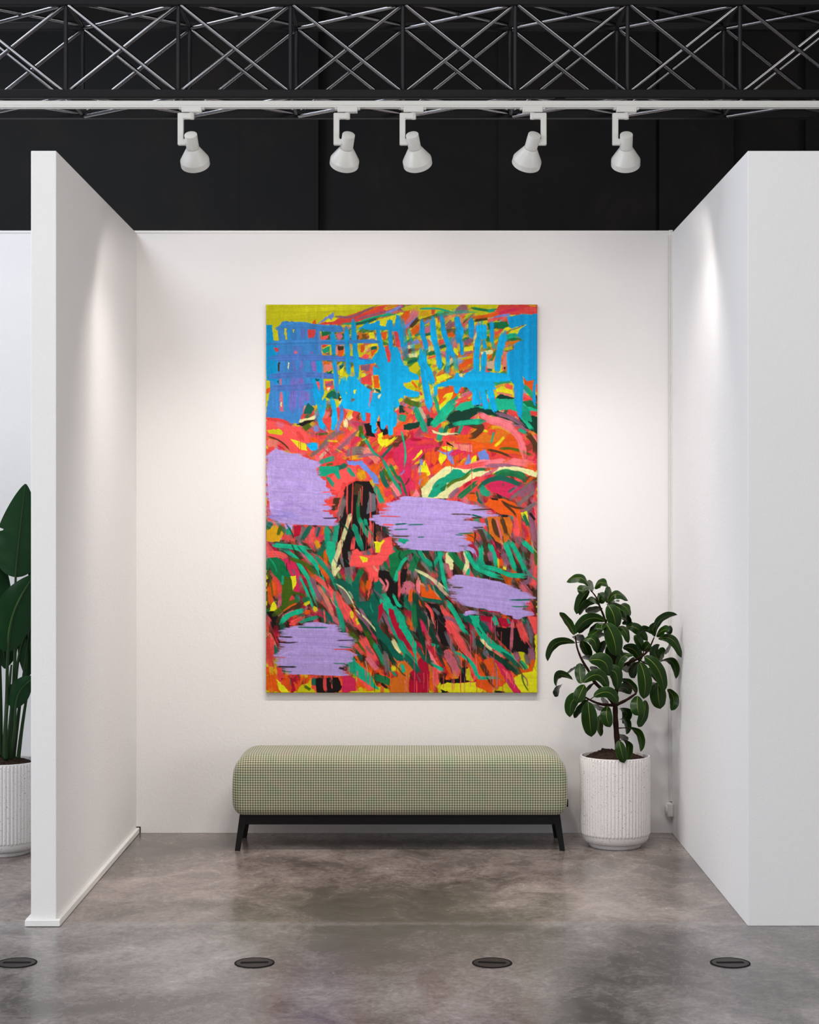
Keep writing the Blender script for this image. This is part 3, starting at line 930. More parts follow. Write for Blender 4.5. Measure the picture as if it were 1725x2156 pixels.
    # lower half
    C.dsl('''
P 3 gld 115,1270 230,1250 320,1350 260,1450 115,1440
S 3 dgr 60 130,1290 180,1210
S 3 oli 44 280,1270 250,1380
S 3 grn 70 370,1250 380,1380
P 3 crm 440,1260 530,1260 500,1380 430,1390
P 3 gry 530,1270 590,1280 540,1400 500,1400
S 3 dgr 60 640,1260 580,1350 520,1450
S 3 cor 60 670,1290 640,1400 650,1480
S 3 gld 50 700,1440 730,1530
S 3 mau 50 710,1280 690,1360
S 3 dgr 34 740,1280 700,1400
S 3 ora 40 790,1280 760,1380
S 3 dgr 40 880,1350 820,1430 740,1550
P 3 lav 320,1240 430,1240 410,1320 390,1270 350,1300
S 3 lav 40 290,1410 292,1412
S 3 gr2 50 200,1490 400,1500 640,1530
S 3 grn 66 825,1280 830,1420 840,1560
S 3 grn 60 950,1230 920,1400 890,1560
S 3 fgr 44 1220,850 1190,1000 1200,1180 1270,1320
S 3 grn 60 1210,1180 1260,1300 1340,1420 1360,1540
S 3 grn 40 1270,1180 1290,1260
S 3 grn 70 1140,1260 1190,1400 1240,1540
S 3 cor 50 1140,1400 1120,1560
S 3 cor 40 1340,1240 1310,1500
P 3 cor 1500,1400 1580,1380 1600,1560 1400,1560
S 3 yl2 30 1450,1480 1500,1420
P 5 cor 1080,290 1120,110 1180,80 1250,160 1400,150 1500,60 1580,0 1590,130 1520,220 1440,280 1440,380 1400,580 1370,420 1300,700 1320,400 1280,300
P 5 yl2 1210,170 1300,190 1300,230 1240,240
P 5 yl2 1380,0 1480,0 1440,130 1390,130
S 5 gr2 56 260,50 400,60 520,90 640,200 740,340 790,500 800,680
S 5 cor 70 140,150 260,150 380,200
P 5 mag 260,200 400,190 480,300 540,440 500,600 440,600 400,400 300,300
P 5 fgr 130,190 240,180 330,240 400,400 440,560 400,600 300,600 250,450 160,330
P 5 oli 300,400 400,420 430,580 360,740 300,760 290,560
P 5 yl2 400,410 460,390 470,480 430,570
S 5 ora 80 200,440 220,560 230,660
S 5 ora 70 150,520 160,640 170,740
S 5 red 60 190,410 260,500 270,640
S 5 oli 16 140,350 170,480 190,650
P 5 yl2 150,820 180,720 230,690 240,820
S 5 pnk 50 270,680 270,820
S 5 grn 30 310,390 300,520
S 5 gr2 50 330,100 450,180 520,300 600,420 650,560 720,760
S 5 gr2 30 500,400 560,520 620,660 680,830
S 5 mau 60 640,420 700,560 760,700
S 5 oli 50 400,200 560,260 700,380
S 5 cor 60 680,400 820,520 900,620 940,760
S 5 sal 50 720,520 820,680 900,860
S 5 ora 60 740,260 800,380 850,470
S 5 grn 60 700,180 800,300 900,440 940,560
S 5 dgr 50 720,160 820,40
P 5 gr2 820,0 920,0 930,180 890,320 860,250 820,120
S 5 cre 60 990,0 960,120 910,260 910,400
P 5 cre 900,340 980,270 990,310 920,410
S 5 slt 80 1000,160 1060,300 1090,440
P 5 blk 1000,120 1060,60 1090,300 1030,300
S 5 dgr 90 930,460 1020,500 1100,560 1140,640
P 5 gry 940,500 1040,560 1120,720 1060,740 1000,640
S 5 cre 18 930,495 1030,560 1110,680 1180,830
S 5 fgr 70 1240,320 1180,440 1150,600
P 5 dgr 1120,480 1200,400 1200,700 1300,700 1360,600 1380,480 1460,440 1470,700 1440,900 1420,1060 1350,1000 1250,820 1180,780 1130,640
S 5 fgr 50 1500,240 1540,330
P 5 fgr 1550,150 1700,90 1725,160 1680,300 1600,440 1560,360
P 5 blk 1440,330 1550,350 1600,460 1720,360 1725,800 1600,760 1500,560 1420,400
S 5 pk2 30 1440,430 1500,520 1470,560
S 5 pk2 30 1510,440 1540,500 1500,600
S 5 gr2 50 1660,330 1620,480
S 5 cor 30 1670,330 1670,700
S 5 pnk 60 1720,500 1700,620
S 5 ora 50 1300,560 1320,440
S 5 gr2 120 1480,640 1540,760 1660,900
S 5 grn 100 1580,760 1680,900 1720,1050
S 5 gr2 40 1600,620 1660,740 1725,760
P 5 crm 1430,760 1480,700 1480,840 1420,960
P 5 crm 1540,780 1600,800 1720,1150 1700,1180 1600,1060
S 5 mau 50 1500,860 1560,980 1640,1100
S 5 grn 30 1540,860 1620,1080 1720,1230
P 5 blk 115,820 200,810 260,850 220,980 180,930
S 5 oli 70 200,860 340,760 500,690
S 5 brn 80 240,930 420,800 560,700
S 5 ora 18 290,830 390,760 500,710
S 5 pnk 40 300,880 460,800
S 5 fgr 90 560,680 620,700
S 5 yl2 40 560,740 630,700
S 5 oli 40 300,620 440,600 600,640
S 5 gr2 60 280,960 380,860 600,790
S 5 grn 46 500,940 640,900 740,880
S 5 cor 60 400,960 560,880
S 5 ora 50 560,830 640,820
S 5 yl2 60 680,770 700,820
S 5 dgr 40 760,790 860,880 880,960
S 5 cor 20 790,800 805,960
S 5 grn 60 920,600 960,780 1000,960 1010,1090
S 5 cor 60 980,700 1080,800 1180,960 1230,1060
S 5 cor 80 940,600 1020,800 1100,940
S 5 yl2 44 1110,820 1125,900
S 5 yl2 40 1170,900 1195,980
S 5 dkg 70 1180,800 1280,900 1400,1060 1470,1160
S 5 dkg 60 1200,880 1300,1060 1360,1140
S 5 mau 80 1180,780 1260,900 1350,1000
S 5 cre 20 1160,800 1280,900 1400,1040 1460,1120
S 5 brn 60 1060,960 1120,1040 1240,1180 1300,1260
S 5 oli 80 1090,1060 1200,1200 1300,1300
S 5 cor 100 1230,1120 1320,1280 1400,1450
S 5 cor 50 1150,1200 1250,1320
P 5 dgr 1380,930 1440,1000 1560,1140 1600,1240 1725,1340 1725,1400 1640,1390 1500,1250 1400,1100
S 5 oli 60 1270,1040 1380,1220 1460,1360 1510,1500
S 5 grn 60 1380,1200 1460,1350 1540,1480
S 5 dkg 60 1440,1160 1540,1300 1640,1480
S 5 cre 60 1590,1140 1640,1230 1720,1310
S 5 pnk 70 1290,1340 1380,1460 1440,1520
S 5 gry 70 1500,1300 1530,1450 1540,1560
S 5 grn 36 1560,1480 1640,1580
S 5 yl2 60 1600,1460 1610,1520
S 5 sal 60 130,1060 200,1200 220,1330
S 5 dgr 60 190,1210 250,1340
S 5 red 100 160,1120 160,1280 200,1420
S 5 ora 100 150,1560 170,1740
P 5 red 230,1440 320,1540 330,1640 280,1700 240,1560
P 5 crm 280,1600 420,1600 460,1740 420,1780
S 5 ora 110 340,1600 380,1760
P 5 yl2 235,1610 270,1640 400,1770 300,1770 260,1720
P 5 yel 480,1740 520,1680 600,1660 640,1600 640,1700 700,1770 480,1770
S 5 oli 40 560,1690 640,1740
P 5 blk 680,1600 960,1590 1000,1700 960,1770 700,1770
S 5 dgr 50 670,1600 670,1690
S 5 cor 44 800,1590 800,1690 815,1770
S 5 cor 16 880,1590 885,1740
P 5 mag 1010,1560 1160,1600 1160,1770 1000,1770
S 5 cor 60 1200,1580 1300,1680 1380,1740
P 5 gr2 1130,1370 1200,1440 1290,1510 1360,1590 1370,1650 1440,1730 1380,1720 1260,1640 1150,1560
S 5 grn 90 1110,1350 1120,1460 1110,1560
S 5 fgr 80 1370,1580 1500,1620 1640,1690
P 5 or2 1560,1600 1725,1560 1725,1770 1560,1770
S 5 blk 30 1460,1660 1540,1720
S 5 yel 30 1080,1765 1500,1765
''')
    C.dsl('''
S 6 fgr 60 0,240 60,140 200,90
S 6 fgr 80 220,130 180,240 130,370
S 6 grn 50 230,90 300,200 430,300
S 6 gr2 40 0,330 40,240 110,170
S 6 grn 50 520,120 440,220 390,310
S 6 gr2 46 460,90 490,230 520,420 580,640
P 6 cre 545,130 590,110 640,200 630,330 600,330 580,260 540,250
S 6 fgr 80 590,110 680,220 790,350
S 6 cre 50 770,110 800,240 760,380
S 6 gr2 60 780,100 870,260 960,330 1100,390 1240,430
S 6 gr2 60 960,60 960,260
S 6 grn 90 930,200 1000,330
S 6 gr2 60 990,290 1150,330 1300,390 1540,400
S 6 gr2 60 1060,30 1110,150 1150,320
S 6 gr2 60 1240,20 1300,160 1370,360
S 6 gr2 60 1310,0 1400,170 1500,400
S 6 gr2 60 1450,0 1520,60 1600,140
S 6 gr2 44 820,320 800,400
P 6 yl2 1220,240 1260,270 1250,330 1220,320
S 6 mau 60 1060,120 1080,240
S 6 mau 80 1220,130 1270,300
S 6 ora 60 1180,200 1200,300
S 6 yl2 24 1160,200 1165,310
S 6 cor 90 1600,240 1580,400 1560,560
S 6 mau 60 1540,320 1520,460 1420,480
S 6 oli 36 1590,60 1610,300
P 6 blk 20,330 100,320 80,450 20,560
S 6 pnk 90 60,500 140,520 90,640
S 6 pk2 50 230,440 220,640
S 6 ora 90 160,560 150,720
P 6 ora 250,480 350,500 470,600 500,690 260,650
S 6 slt 44 300,460 340,590
S 6 cre 40 190,330 330,400 470,500 560,580
S 6 tan 40 400,440 500,560 600,660
S 6 dgr 60 380,520 470,600 540,700
S 6 dgr 44 240,665 400,690 530,710
P 6 blk 300,720 440,720 540,880 560,1060 620,1240 500,1200 420,1000 330,860
S 6 slt 40 400,780 480,860
S 6 cor 36 300,720 380,820 400,960
S 6 cor 60 500,760 600,960 700,1130 800,1260
S 6 mau 44 530,880 640,920 700,980
S 6 cor 80 560,960 640,1080
S 6 brn 50 720,960 800,1100 820,1260
S 6 gry 44 860,1020 880,1140 870,1280
P 6 blk 1120,1000 1250,1010 1400,1000 1450,1060 1490,1160 1550,1260 1500,1310 1400,1290 1330,1310 1250,1230 1160,1140
P 6 crm 950,860 1280,900 1380,920 1280,1000 1100,960 960,920
S 6 mag 60 1060,960 1100,1060
S 6 dgr 110 820,880 940,980 1060,1060
P 6 dgr 690,830 840,870 860,960 760,930
S 6 gr2 60 560,700 660,850 740,1000 830,1120
P 6 gr2 820,860 940,870 940,960 1000,1060 1100,1160 1240,1260 1340,1340 1400,1420 1300,1370 1100,1260 960,1140 900,1040
S 6 dgr 50 1200,1300 1320,1380 1440,1500
S 6 dkg 60 900,1150 1060,1290 1240,1420 1440,1590
S 6 cre 36 960,1140 1040,1230 1110,1280
S 6 sal 40 1120,1280 1220,1350
S 6 slt 60 1000,1280 1040,1340
S 6 gr2 60 1110,880 1150,990
S 6 grn 30 1270,900 1300,970
S 6 dgr 60 1440,900 1490,960
S 6 cor 90 1400,940 1460,1100 1520,1200
P 6 cor 1500,860 1625,880 1625,1060 1600,1100 1560,1000
S 6 slt 34 1500,900 1540,1100 1550,1240
S 6 pnk 40 1330,920 1310,1300
S 6 brn 80 1590,560 1620,700
S 6 red 70 1500,680 1560,800
P 6 yl2 1590,1100 1625,1080 1625,1770 1400,1770 1340,1600 1440,1540 1560,1520 1600,1400
P 6 yel 1400,1290 1470,1300 1520,1480 1450,1500
S 6 mau 80 1540,1240 1570,1400
S 6 mau 70 1360,1290 1400,1400
S 6 gry 60 1480,1320 1520,1450
S 6 grn 50 1420,1400 1500,1500
P 6 blk 480,1590 560,1620 700,1600 740,1480 800,1470 820,1640 700,1660 600,1700 560,1770 500,1770
P 6 yl2 500,1670 560,1650 700,1660 900,1640 1000,1720 960,1770 600,1770 480,1720
P 6 yel 780,1490 820,1470 850,1600 880,1640 780,1620
P 6 crm 110,1700 130,1540 200,1440 250,1360 330,1360 360,1560 350,1770 120,1770
P 6 or2 0,1440 60,1400 160,1420 150,1500 120,1560 110,1760 0,1760
S 6 gr2 50 30,1440 60,1540
S 6 ora 60 370,1580 390,1760
S 6 pnk 120 560,1300 640,1460 670,1560
S 6 pk2 60 330,1270 420,1440 540,1560
S 6 cor 70 420,1480 440,1700
S 6 slt 44 540,1060 620,1240 700,1400 720,1500
S 6 crm 60 0,960 60,1130 130,1260
S 6 crm 70 200,1180 260,1300
S 6 dkg 70 190,580 200,760 270,960
S 6 dkg 60 200,900 280,1180 370,1460
S 6 dkg 70 230,780 330,960 430,1180 530,1450
S 6 fgr 60 170,720 180,900 200,1040
P 6 gr2 0,860 60,920 130,1060 200,1180 210,1400 240,1500 190,1480 160,1260 60,1080 0,1000
S 6 grn 80 0,1160 80,1300 200,1420
S 6 dgr 80 60,1330 180,1460 250,1560
S 6 dgr 50 220,1240 300,1370 420,1430
S 6 grn 40 380,1200 470,1230
S 6 gr2 40 370,1430 530,1510
S 6 cor 90 640,1060 760,1260 880,1470 890,1640
S 6 ora 90 900,1340 980,1500 1060,1640
P 6 ora 1000,1380 1100,1360 1150,1480 1180,1620 1260,1640 1200,1700 1130,1690 1090,1770 900,1700 900,1640
S 6 brn 60 960,1420 1040,1560 1090,1680
S 6 brn 50 880,1290 960,1280
S 6 slt 16 1090,1380 1140,1500 1140,1700
P 6 mag 1110,1380 1200,1430 1300,1530 1360,1650 1430,1770 1340,1770 1230,1600
P 6 cor 1200,1480 1290,1540 1340,1680 1270,1600
S 6 gr2 44 660,1290 800,1370 880,1470 940,1590 1140,1590 1200,1620
S 6 blk 40 1120,1760 1240,1770
''')
    C.drips(40, (850, 1405, 1090, 1435), ['cor', 'pk2', 'red', 'pnk'], (12, 45), 21)
    C.drips(22, (620, 1380, 860, 1430), ['cor', 'red', 'blk', 'pnk'], (12, 40), 22)
    C.drips(26, (840, 1290, 1100, 1380), ['cor', 'pnk', 'red'], (15, 60), 23)
    C.drips(16, (570, 900, 760, 950), ['red', 'cor', 'mag'], (15, 45), 24)
    C.drips(12, (850, 930, 1000, 1010), ['red', 'mag', 'ora'], (15, 50), 25)
    C.drips(20, (680, 1000, 840, 1120), ['cor', 'red'], (25, 80), 26)
    # thin accents that break up the passages
    C.field((560, 1110, 1132, 1440), ['grn', 'dgr', 'blk', 'blk', 'brn', 'tan', 'dkg', 'mau', 'slt'], 120, -62, 10, (12, 40), (1.5, 4), 31)
    C.field((740, 900, 1132, 1050), ['yel', 'dgr', 'pnk', 'brn', 'per', 'ora'], 22, 50, 30, (8, 22), (1.5, 4), 32)
    C.field((560, 900, 760, 960), ['yel', 'mau', 'sal', 'crm'], 16, -30, 20, (8, 25), (1.5, 4), 33)
    # lavender scrubbed patches
    C.poly([(8, 312), (20, 306), (60, 322), (108, 330), (106, 360), (125, 372), (128, 385), (140, 402), (118, 412), (136, 428), (130, 436), (148, 452), (140, 463), (60, 459), (28, 456), (10, 430), (4, 395), (6, 340)], COL['lav'], 3, var=.04)
    C.scrub([(952, 568, 594), (958, 563, 620), (964, 563, 650), (972, 566, 668), (985, 565, 670), (1000, 565, 671), (1012, 564, 682), (1024, 564, 690), (1035, 566, 698), (1042, 567, 702), (1050, 568, 684), (1058, 570, 678), (1066, 572, 694), (1078, 573, 690), (1086, 570, 702), (1094, 570, 710), (1102, 580, 704)], 'lav', 41, 3)
    C.stroke([(14, 318), (24, 300)], 6, COL['lav']); C.stroke([(4, 335), (8, 385), (14, 440), (26, 452)], 8, COL['lv3'])
    C.field((572, 975, 660, 1100), ['lv2', 'lav', 'lv3', 'lv2'], 60, -5, 8, (20, 55), (5, 12), 42, op=.35)
    C.field((570, 1080, 640, 1100), ['vio'], 5, -6, 4, (20, 50), (4, 7), 43, op=.25)
    C.scrub([(1050, 850, 905), (1054, 842, 960), (1059, 828, 1000), (1066, 818, 1014), (1074, 806, 1036), (1080, 796, 1040), (1086, 800, 985), (1091, 790, 960), (1096, 782, 1022), (1101, 778, 1018), (1106, 790, 1010), (1112, 820, 1000), (1118, 822, 990), (1124, 828, 985), (1130, 825, 975), (1138, 850, 985), (1145, 836, 980), (1152, 840, 978), (1157, 850, 975)], 'lav', 44, 3, gap=3.4)
    C.dsl('''
S 4 dgr 20 -40,1245 90,1235
S 4 dgr 14 100,1250 250,1245 310,1245
S 4 dgr 12 -60,1305 120,1300
PR 4 grn -20,1400 60,1400 130,1430 60,1470 0,1460
S 4 dgr 14 220,1395 300,1390
S 4 brn 14 610,1125 760,1125 880,1135
SR 4 dgr 20 850,1130 960,1160 1010,1170
S 4 dgr 12 660,1365 760,1370
S 4 red 10 1030,1085 1100,1095
S 4 red 10 1030,1115 1110,1125
SR 6 lav 50 780,70 860,100 900,170
''')
    C.scrub([(1217, 955, 1000), (1221, 953, 1040), (1226, 960, 1070), (1232, 944, 1090), (1238, 950, 1108), (1244, 950, 1122), (1250, 948, 1122), (1256, 950, 1108), (1262, 955, 1108), (1268, 950, 1104), (1274, 955, 1098), (1279, 970, 1112), (1285, 1010, 1120), (1292, 1050, 1105), (1297, 1080, 1096)], 'lav', 45, 7, gap=3.6)
    C.dsl('''SR 6 lav 44 770,850 830,830 940,830
P 6 crm 950,795 1190,825 1180,835 950,812''')
    C.scrub([(1315, 636, 690), (1319, 640, 720), (1326, 594, 712), (1332, 590, 722), (1338, 600, 735), (1343, 590, 748), (1349, 586, 750), (1355, 588, 735), (1361, 590, 735), (1367, 592, 730), (1374, 590, 754), (1380, 586, 735), (1387, 578, 732), (1393, 582, 728), (1399, 586, 722), (1405, 590, 716), (1411, 592, 720), (1417, 592, 728), (1421, 610, 725)], 'lav', 46, 2, gap=3.4)
    C.dsl('''
S 5 dgr 16 490,1000 640,1005 830,1005
S 5 dgr 12 960,1225 1140,1245
S 5 dgr 10 300,1470 440,1460
S 5 dgr 10 320,1520 420,1525
S 5 blk 26 970,1480 1040,1490
''')
    rg = np.random.default_rng(77)
    for (bx, by, sgn) in [(706, 1035, -1), (700, 1062, -1), (695, 1075, -1), (706, 1090, -1), (742, 1347, -1), (735, 1366, -1), (722, 1396, -1), (592, 1352, 1), (588, 1383, 1), (590, 1403, 1),
                          (594, 1340, 1), (1030, 1072, -1), (1008, 1089, -1), (1012, 1110, -1), (990, 1122, -1), (805, 1086, 1), (812, 1104, 1), (830, 1128, 1), (958, 1236, 1), (1112, 1262, -1), (1108, 1276, -1)]:
        L = rg.uniform(16, 42); c_ = COL[['dgr', 'fgr', 'blk', 'cor', 'brn', 'red'][rg.integers(6)]]
        C.stroke([(bx-PX0-sgn*6, by-PY0), (bx+sgn*L*.5-PX0, by-PY0+.6), (bx+sgn*L-PX0, by-PY0+rg.normal())], rg.uniform(1.6, 3.2), c_, rag=.5, taper=.9)
    C.field((600, 1340, 720, 1400), ['lv2', 'lv3'], 16, -4, 5, (30, 60), (3, 7), 47, op=.3)
    C.field((870, 1060, 990, 1120), ['lv2', 'lv3'], 16, -4, 5, (30, 60), (3, 7), 48, op=.3)
    # canvas weave and soft tone shifts inside each passage
    rng = np.random.default_rng(5)
    t = 1+0.035*_noise2(PH, PW, 3, 3, rng)+0.03*_noise2(PH, PW, 9, 2.5, rng)
    C.rgb *= t[..., None]
    return np.clip(C.rgb, 0, 255), C.hgt
# ================================================================ the hall
YF, YB = 6.80, 8.78                  # front edge of the partitions, face of the booth's back wall
WH = 3.0
XL, XR = -1.374, 1.303               # inner faces of the partitions
HX0, HX1, HY0, HY1, HZ = -7.0, 6.5, -4.0, 11.0, 5.2
bm = bmesh.new(); box(bm, HX0-.3, HX1+.3, HY0-.3, HY1+.3, -.12, 0); struct(link('floor', bm, M['floor']))
bm = bmesh.new(); box(bm, HX0-.3, HX1+.3, HY0-.3, HY1+.3, HZ, HZ+.15); struct(link('ceiling', bm, M['dark_wall']))
# dark rear wall of the hall with its flat panels and pilaster steps
bm = bmesh.new(); box(bm, HX0-.3, HX1+.3, HY1, HY1+.2, 0, HZ)
w = struct(link('wall_rear', bm, M['dark_wall']))
s11 = F/10.9
def px11(x): return (x-VX)/s11
for a, b, d in ((-2200, 400, .0), (505, 670, .07), (1050, 1386, .02), (1391, 1548, .05), (1700, 2600, .06)):
    if d: boxo('wall_panel', (max(HX0, px11(a)), min(HX1, px11(b)), HY1-d, HY1, 0, HZ), M['dark_wall'], w)
boxo('wall_panel', (HX0, px11(505), HY1-.04, HY1, 0, HZ), M['dark_wall'], w)
# side and front walls with window openings
def wall_open(name, axis, pos, thick, a0, a1, openings, z0, z1, mat):
    bm = bmesh.new()
    def seg(a, b, zz0, zz1):
        if axis == 'x': box(bm, pos, pos+thick, a, b, zz0, zz1)
        else: box(bm, a, b, pos, pos+thick, zz0, zz1)
    cur = a0
    for (o0, o1) in openings:
        seg(cur, o0, 0, HZ); seg(o0, o1, 0, z0); seg(o0, o1, z1, HZ); cur = o1
    seg(cur, a1, 0, HZ)
    return struct(link(name, bm, mat))
M['hall_grey'] = mat_plaster('grey_hall_plaster', (.22, .22, .23, 1), 15)
wall_open('wall_left_hall', 'x', HX0-.2, .2, HY0, HY1, [(-3.0, 6.0)], .6, 3.2, M['hall_grey'])
wall_open('wall_front', 'y', HY0-.2, .2, HX0, HX1, [(-4.8, 2.2)], .8, 4.0, M['hall_grey'])
wall_open('wall_right_hall', 'x', HX1, .2, HY0, HY1, [(-3.0, 5.0)], .6, 3.2, M['hall_grey'])  # unseen opening, added to let the right fill in
def window(name, axis, pos, a0, a1, z0, z1, n):
    bm = bmesh.new()
    def seg(a, b, c, d):
        if axis == 'x': box(bm, pos-.04, pos+.04, a, b, c, d)
        else: box(bm, a, b, pos-.04, pos+.04, c, d)
    seg(a0, a1, z0, z0+.06); seg(a0, a1, z1-.06, z1)
    for k in range(n+1):
        x = a0+(a1-a0)*k/n; seg(max(a0, x-.03), min(a1, x+.03), z0+.06, z1-.06)
    struct(link(name, bm, M['chord']))
window('window_1', 'x', HX0-.1, -3.0, 6.0, .6, 3.2, 5)
window('window_2', 'y', HY0-.1, -4.8, 2.2, .8, 4.0, 4)

window('window_added', 'x', HX1+.1, -3.0, 5.0, .6, 3.2, 5)  # frame of the opening added for the right fill

# ---------------------------------------------------------------- booth walls
bm = bmesh.new(); box(bm, -6.9, 6.4, YB, YB+.10, 0, WH+.008, bev=.001, seg=1); wb = struct(link('wall_back', bm, M['white_wall']))
boxo('top_cap', (-6.9, XR-.016, YB-.003, YB, WH, WH+.010), M['white_paint'], wb)
bm = bmesh.new(); box(bm, -1.472, XL, YF, YB, 0, WH, bev=.0025, seg=2); struct(link('wall_left', bm, M['left_wall']))
bm = bmesh.new(); box(bm, XR, 2.35, YF, YB, 0, WH, bev=.0025, seg=2); struct(link('wall_right', bm, M['right_wall']))
# skirting around the left partition
bm = bmesh.new()
box(bm, -1.492, -1.357, YF-.016, YF, 0.002, .026, bev=.0015, seg=1)
box(bm, XL, -1.357, YF-.002, YB-.006, 0.002, .028, bev=.0015, seg=1)
box(bm, -1.492, -1.472, YF, YB-.006, 0.002, .028, bev=.0015, seg=1)
bb = struct(link('baseboard_left', bm, M['white_paint']))
bm = bmesh.new(); box(bm, XL, -1.352, YB-.004, YB-.001, .029, .0325); box(bm, -1.3565, -1.352, YB-.004, YB-.001, .002, .0325)
link('gap_shade_strip', bm, M['black'], bb)  # black strip drawn for the shade in the gap around the skirting
# cable duct in the right corner
bm = bmesh.new()
box(bm, XR-.0145, XR-.0075, YB-.011, YB, .16, WH-.012, bev=.001, seg=1)
box(bm, XR-.0065, XR, YB-.011, YB, .16, WH-.012, bev=.001, seg=1)
box(bm, XR-.0145, XR, YB-.006, YB, .16, WH-.012)
tr = struct(link('trim_1', bm, M['plastic']))
boxo('duct_end_cap', (XR-.0155, XR+.004, YB-.013, YB, WH-.014, WH+.012), M['white_paint'], tr, bev=.002)
# wall socket
sk = empty('wall_socket', (XR, 8.748, .123), 'small white surface-mounted socket at the foot of the cable duct in the right corner', 'socket')
bm = bmesh.new(); box(bm, -.030, 0, -.031, .031, -.0335, .0335, bev=.008, seg=4); autosmooth(link('housing', bm, M['plastic'], sk))
bm = bmesh.new(); lathe(bm, [(.0001, .0), (.020, .0), (.024, .002), (.0265, .0075), (.0265, .010)], 32)
o = autosmooth(link('face_plate', bm, M['plastic'], sk)); o.rotation_euler = (0, PI/2, 0); o.location = (-.0385, 0, 0)
for dz in (-.0095, .0095):
    bm = bmesh.new(); lathe(bm, [(.0001, 0), (.003, 0), (.003, .003)], 12)
    h = link('pin_hole', bm, M['black'], o); h.location = (dz, 0, -.0008)

# ---------------------------------------------------------------- painting
exec_paint = paint()
rgb, hgt = exec_paint
CD = .024
SP = F/(YB-CD-.001)
pt = empty('painting', ((846-VX)/SP, YB, CAMZ-(1459-VY)/SP), 'large unframed abstract canvas of blue, green and lavender strokes on the back wall', 'painting')
PWm, PHm = PW/SP, PH/SP
bm = bmesh.new(); box(bm, -PWm/2, PWm/2, -CD, -.001, 0, PHm, bev=.002, seg=2)
M['canvas_edge'] = mat_simple('primed_canvas_edge', (.50, .36, .30), .8)
link('stretcher', bm, M['canvas_edge'], pt)
me = bpy.data.meshes.new('painted_surface')
NX, NY = PW, PH
ix = np.arange(NX); iy = np.arange(NY)
gx, gy = np.meshgrid(ix, iy)
co = np.empty((NY, NX, 3), np.float32)
co[..., 0] = -PWm/2+.0008+(PWm-.0016)*gx/(NX-1)
co[..., 2] = PHm-.0008-(PHm-.0016)*gy/(NY-1)
co[..., 1] = -CD-.0008-np.clip(hgt, 0, 1.2)*.0009
rim = np.minimum(np.minimum(gx, NX-1-gx), np.minimum(gy, NY-1-gy))
co[..., 1] = np.where(rim == 0, -CD+.0005, co[..., 1])
me.vertices.add(NX*NY); me.vertices.foreach_set('co', co.ravel())
a = (iy[:-1, None]*NX+ix[None, :-1])
quads = np.stack([a, a+NX, a+NX+1, a+1], -1).reshape(-1, 4)
nf = len(quads)
me.loops.add(nf*4); me.polygons.add(nf)
me.loops.foreach_set('vertex_index', quads.ravel().astype(np.int32))
me.polygons.foreach_set('loop_start', (np.arange(nf)*4).astype(np.int32))
me.polygons.foreach_set('use_smooth', np.ones(nf, bool))
me.update(calc_edges=True)
ca = me.color_attributes.new('paint', 'FLOAT_COLOR', 'POINT')
v = rgb/255.0
lv = np.where(v <= .04045, v/12.92, ((v+.055)/1.055)**2.4)*np.array(PAINT_GAIN)
full = np.ones((NY, NX, 4), np.float32); full[..., :3] = lv
ca.data.foreach_set('color', full.ravel())
t = NT('acrylic_paint'); at = t.n('ShaderNodeVertexColor'); at.layer_name = 'paint'
t.set(color=at.outputs[0], rough=.6, spec=.12)
me.materials.append(t.m)
ps = bpy.data.objects.new('painted_surface', me); col.objects.link(ps); ps.parent = pt

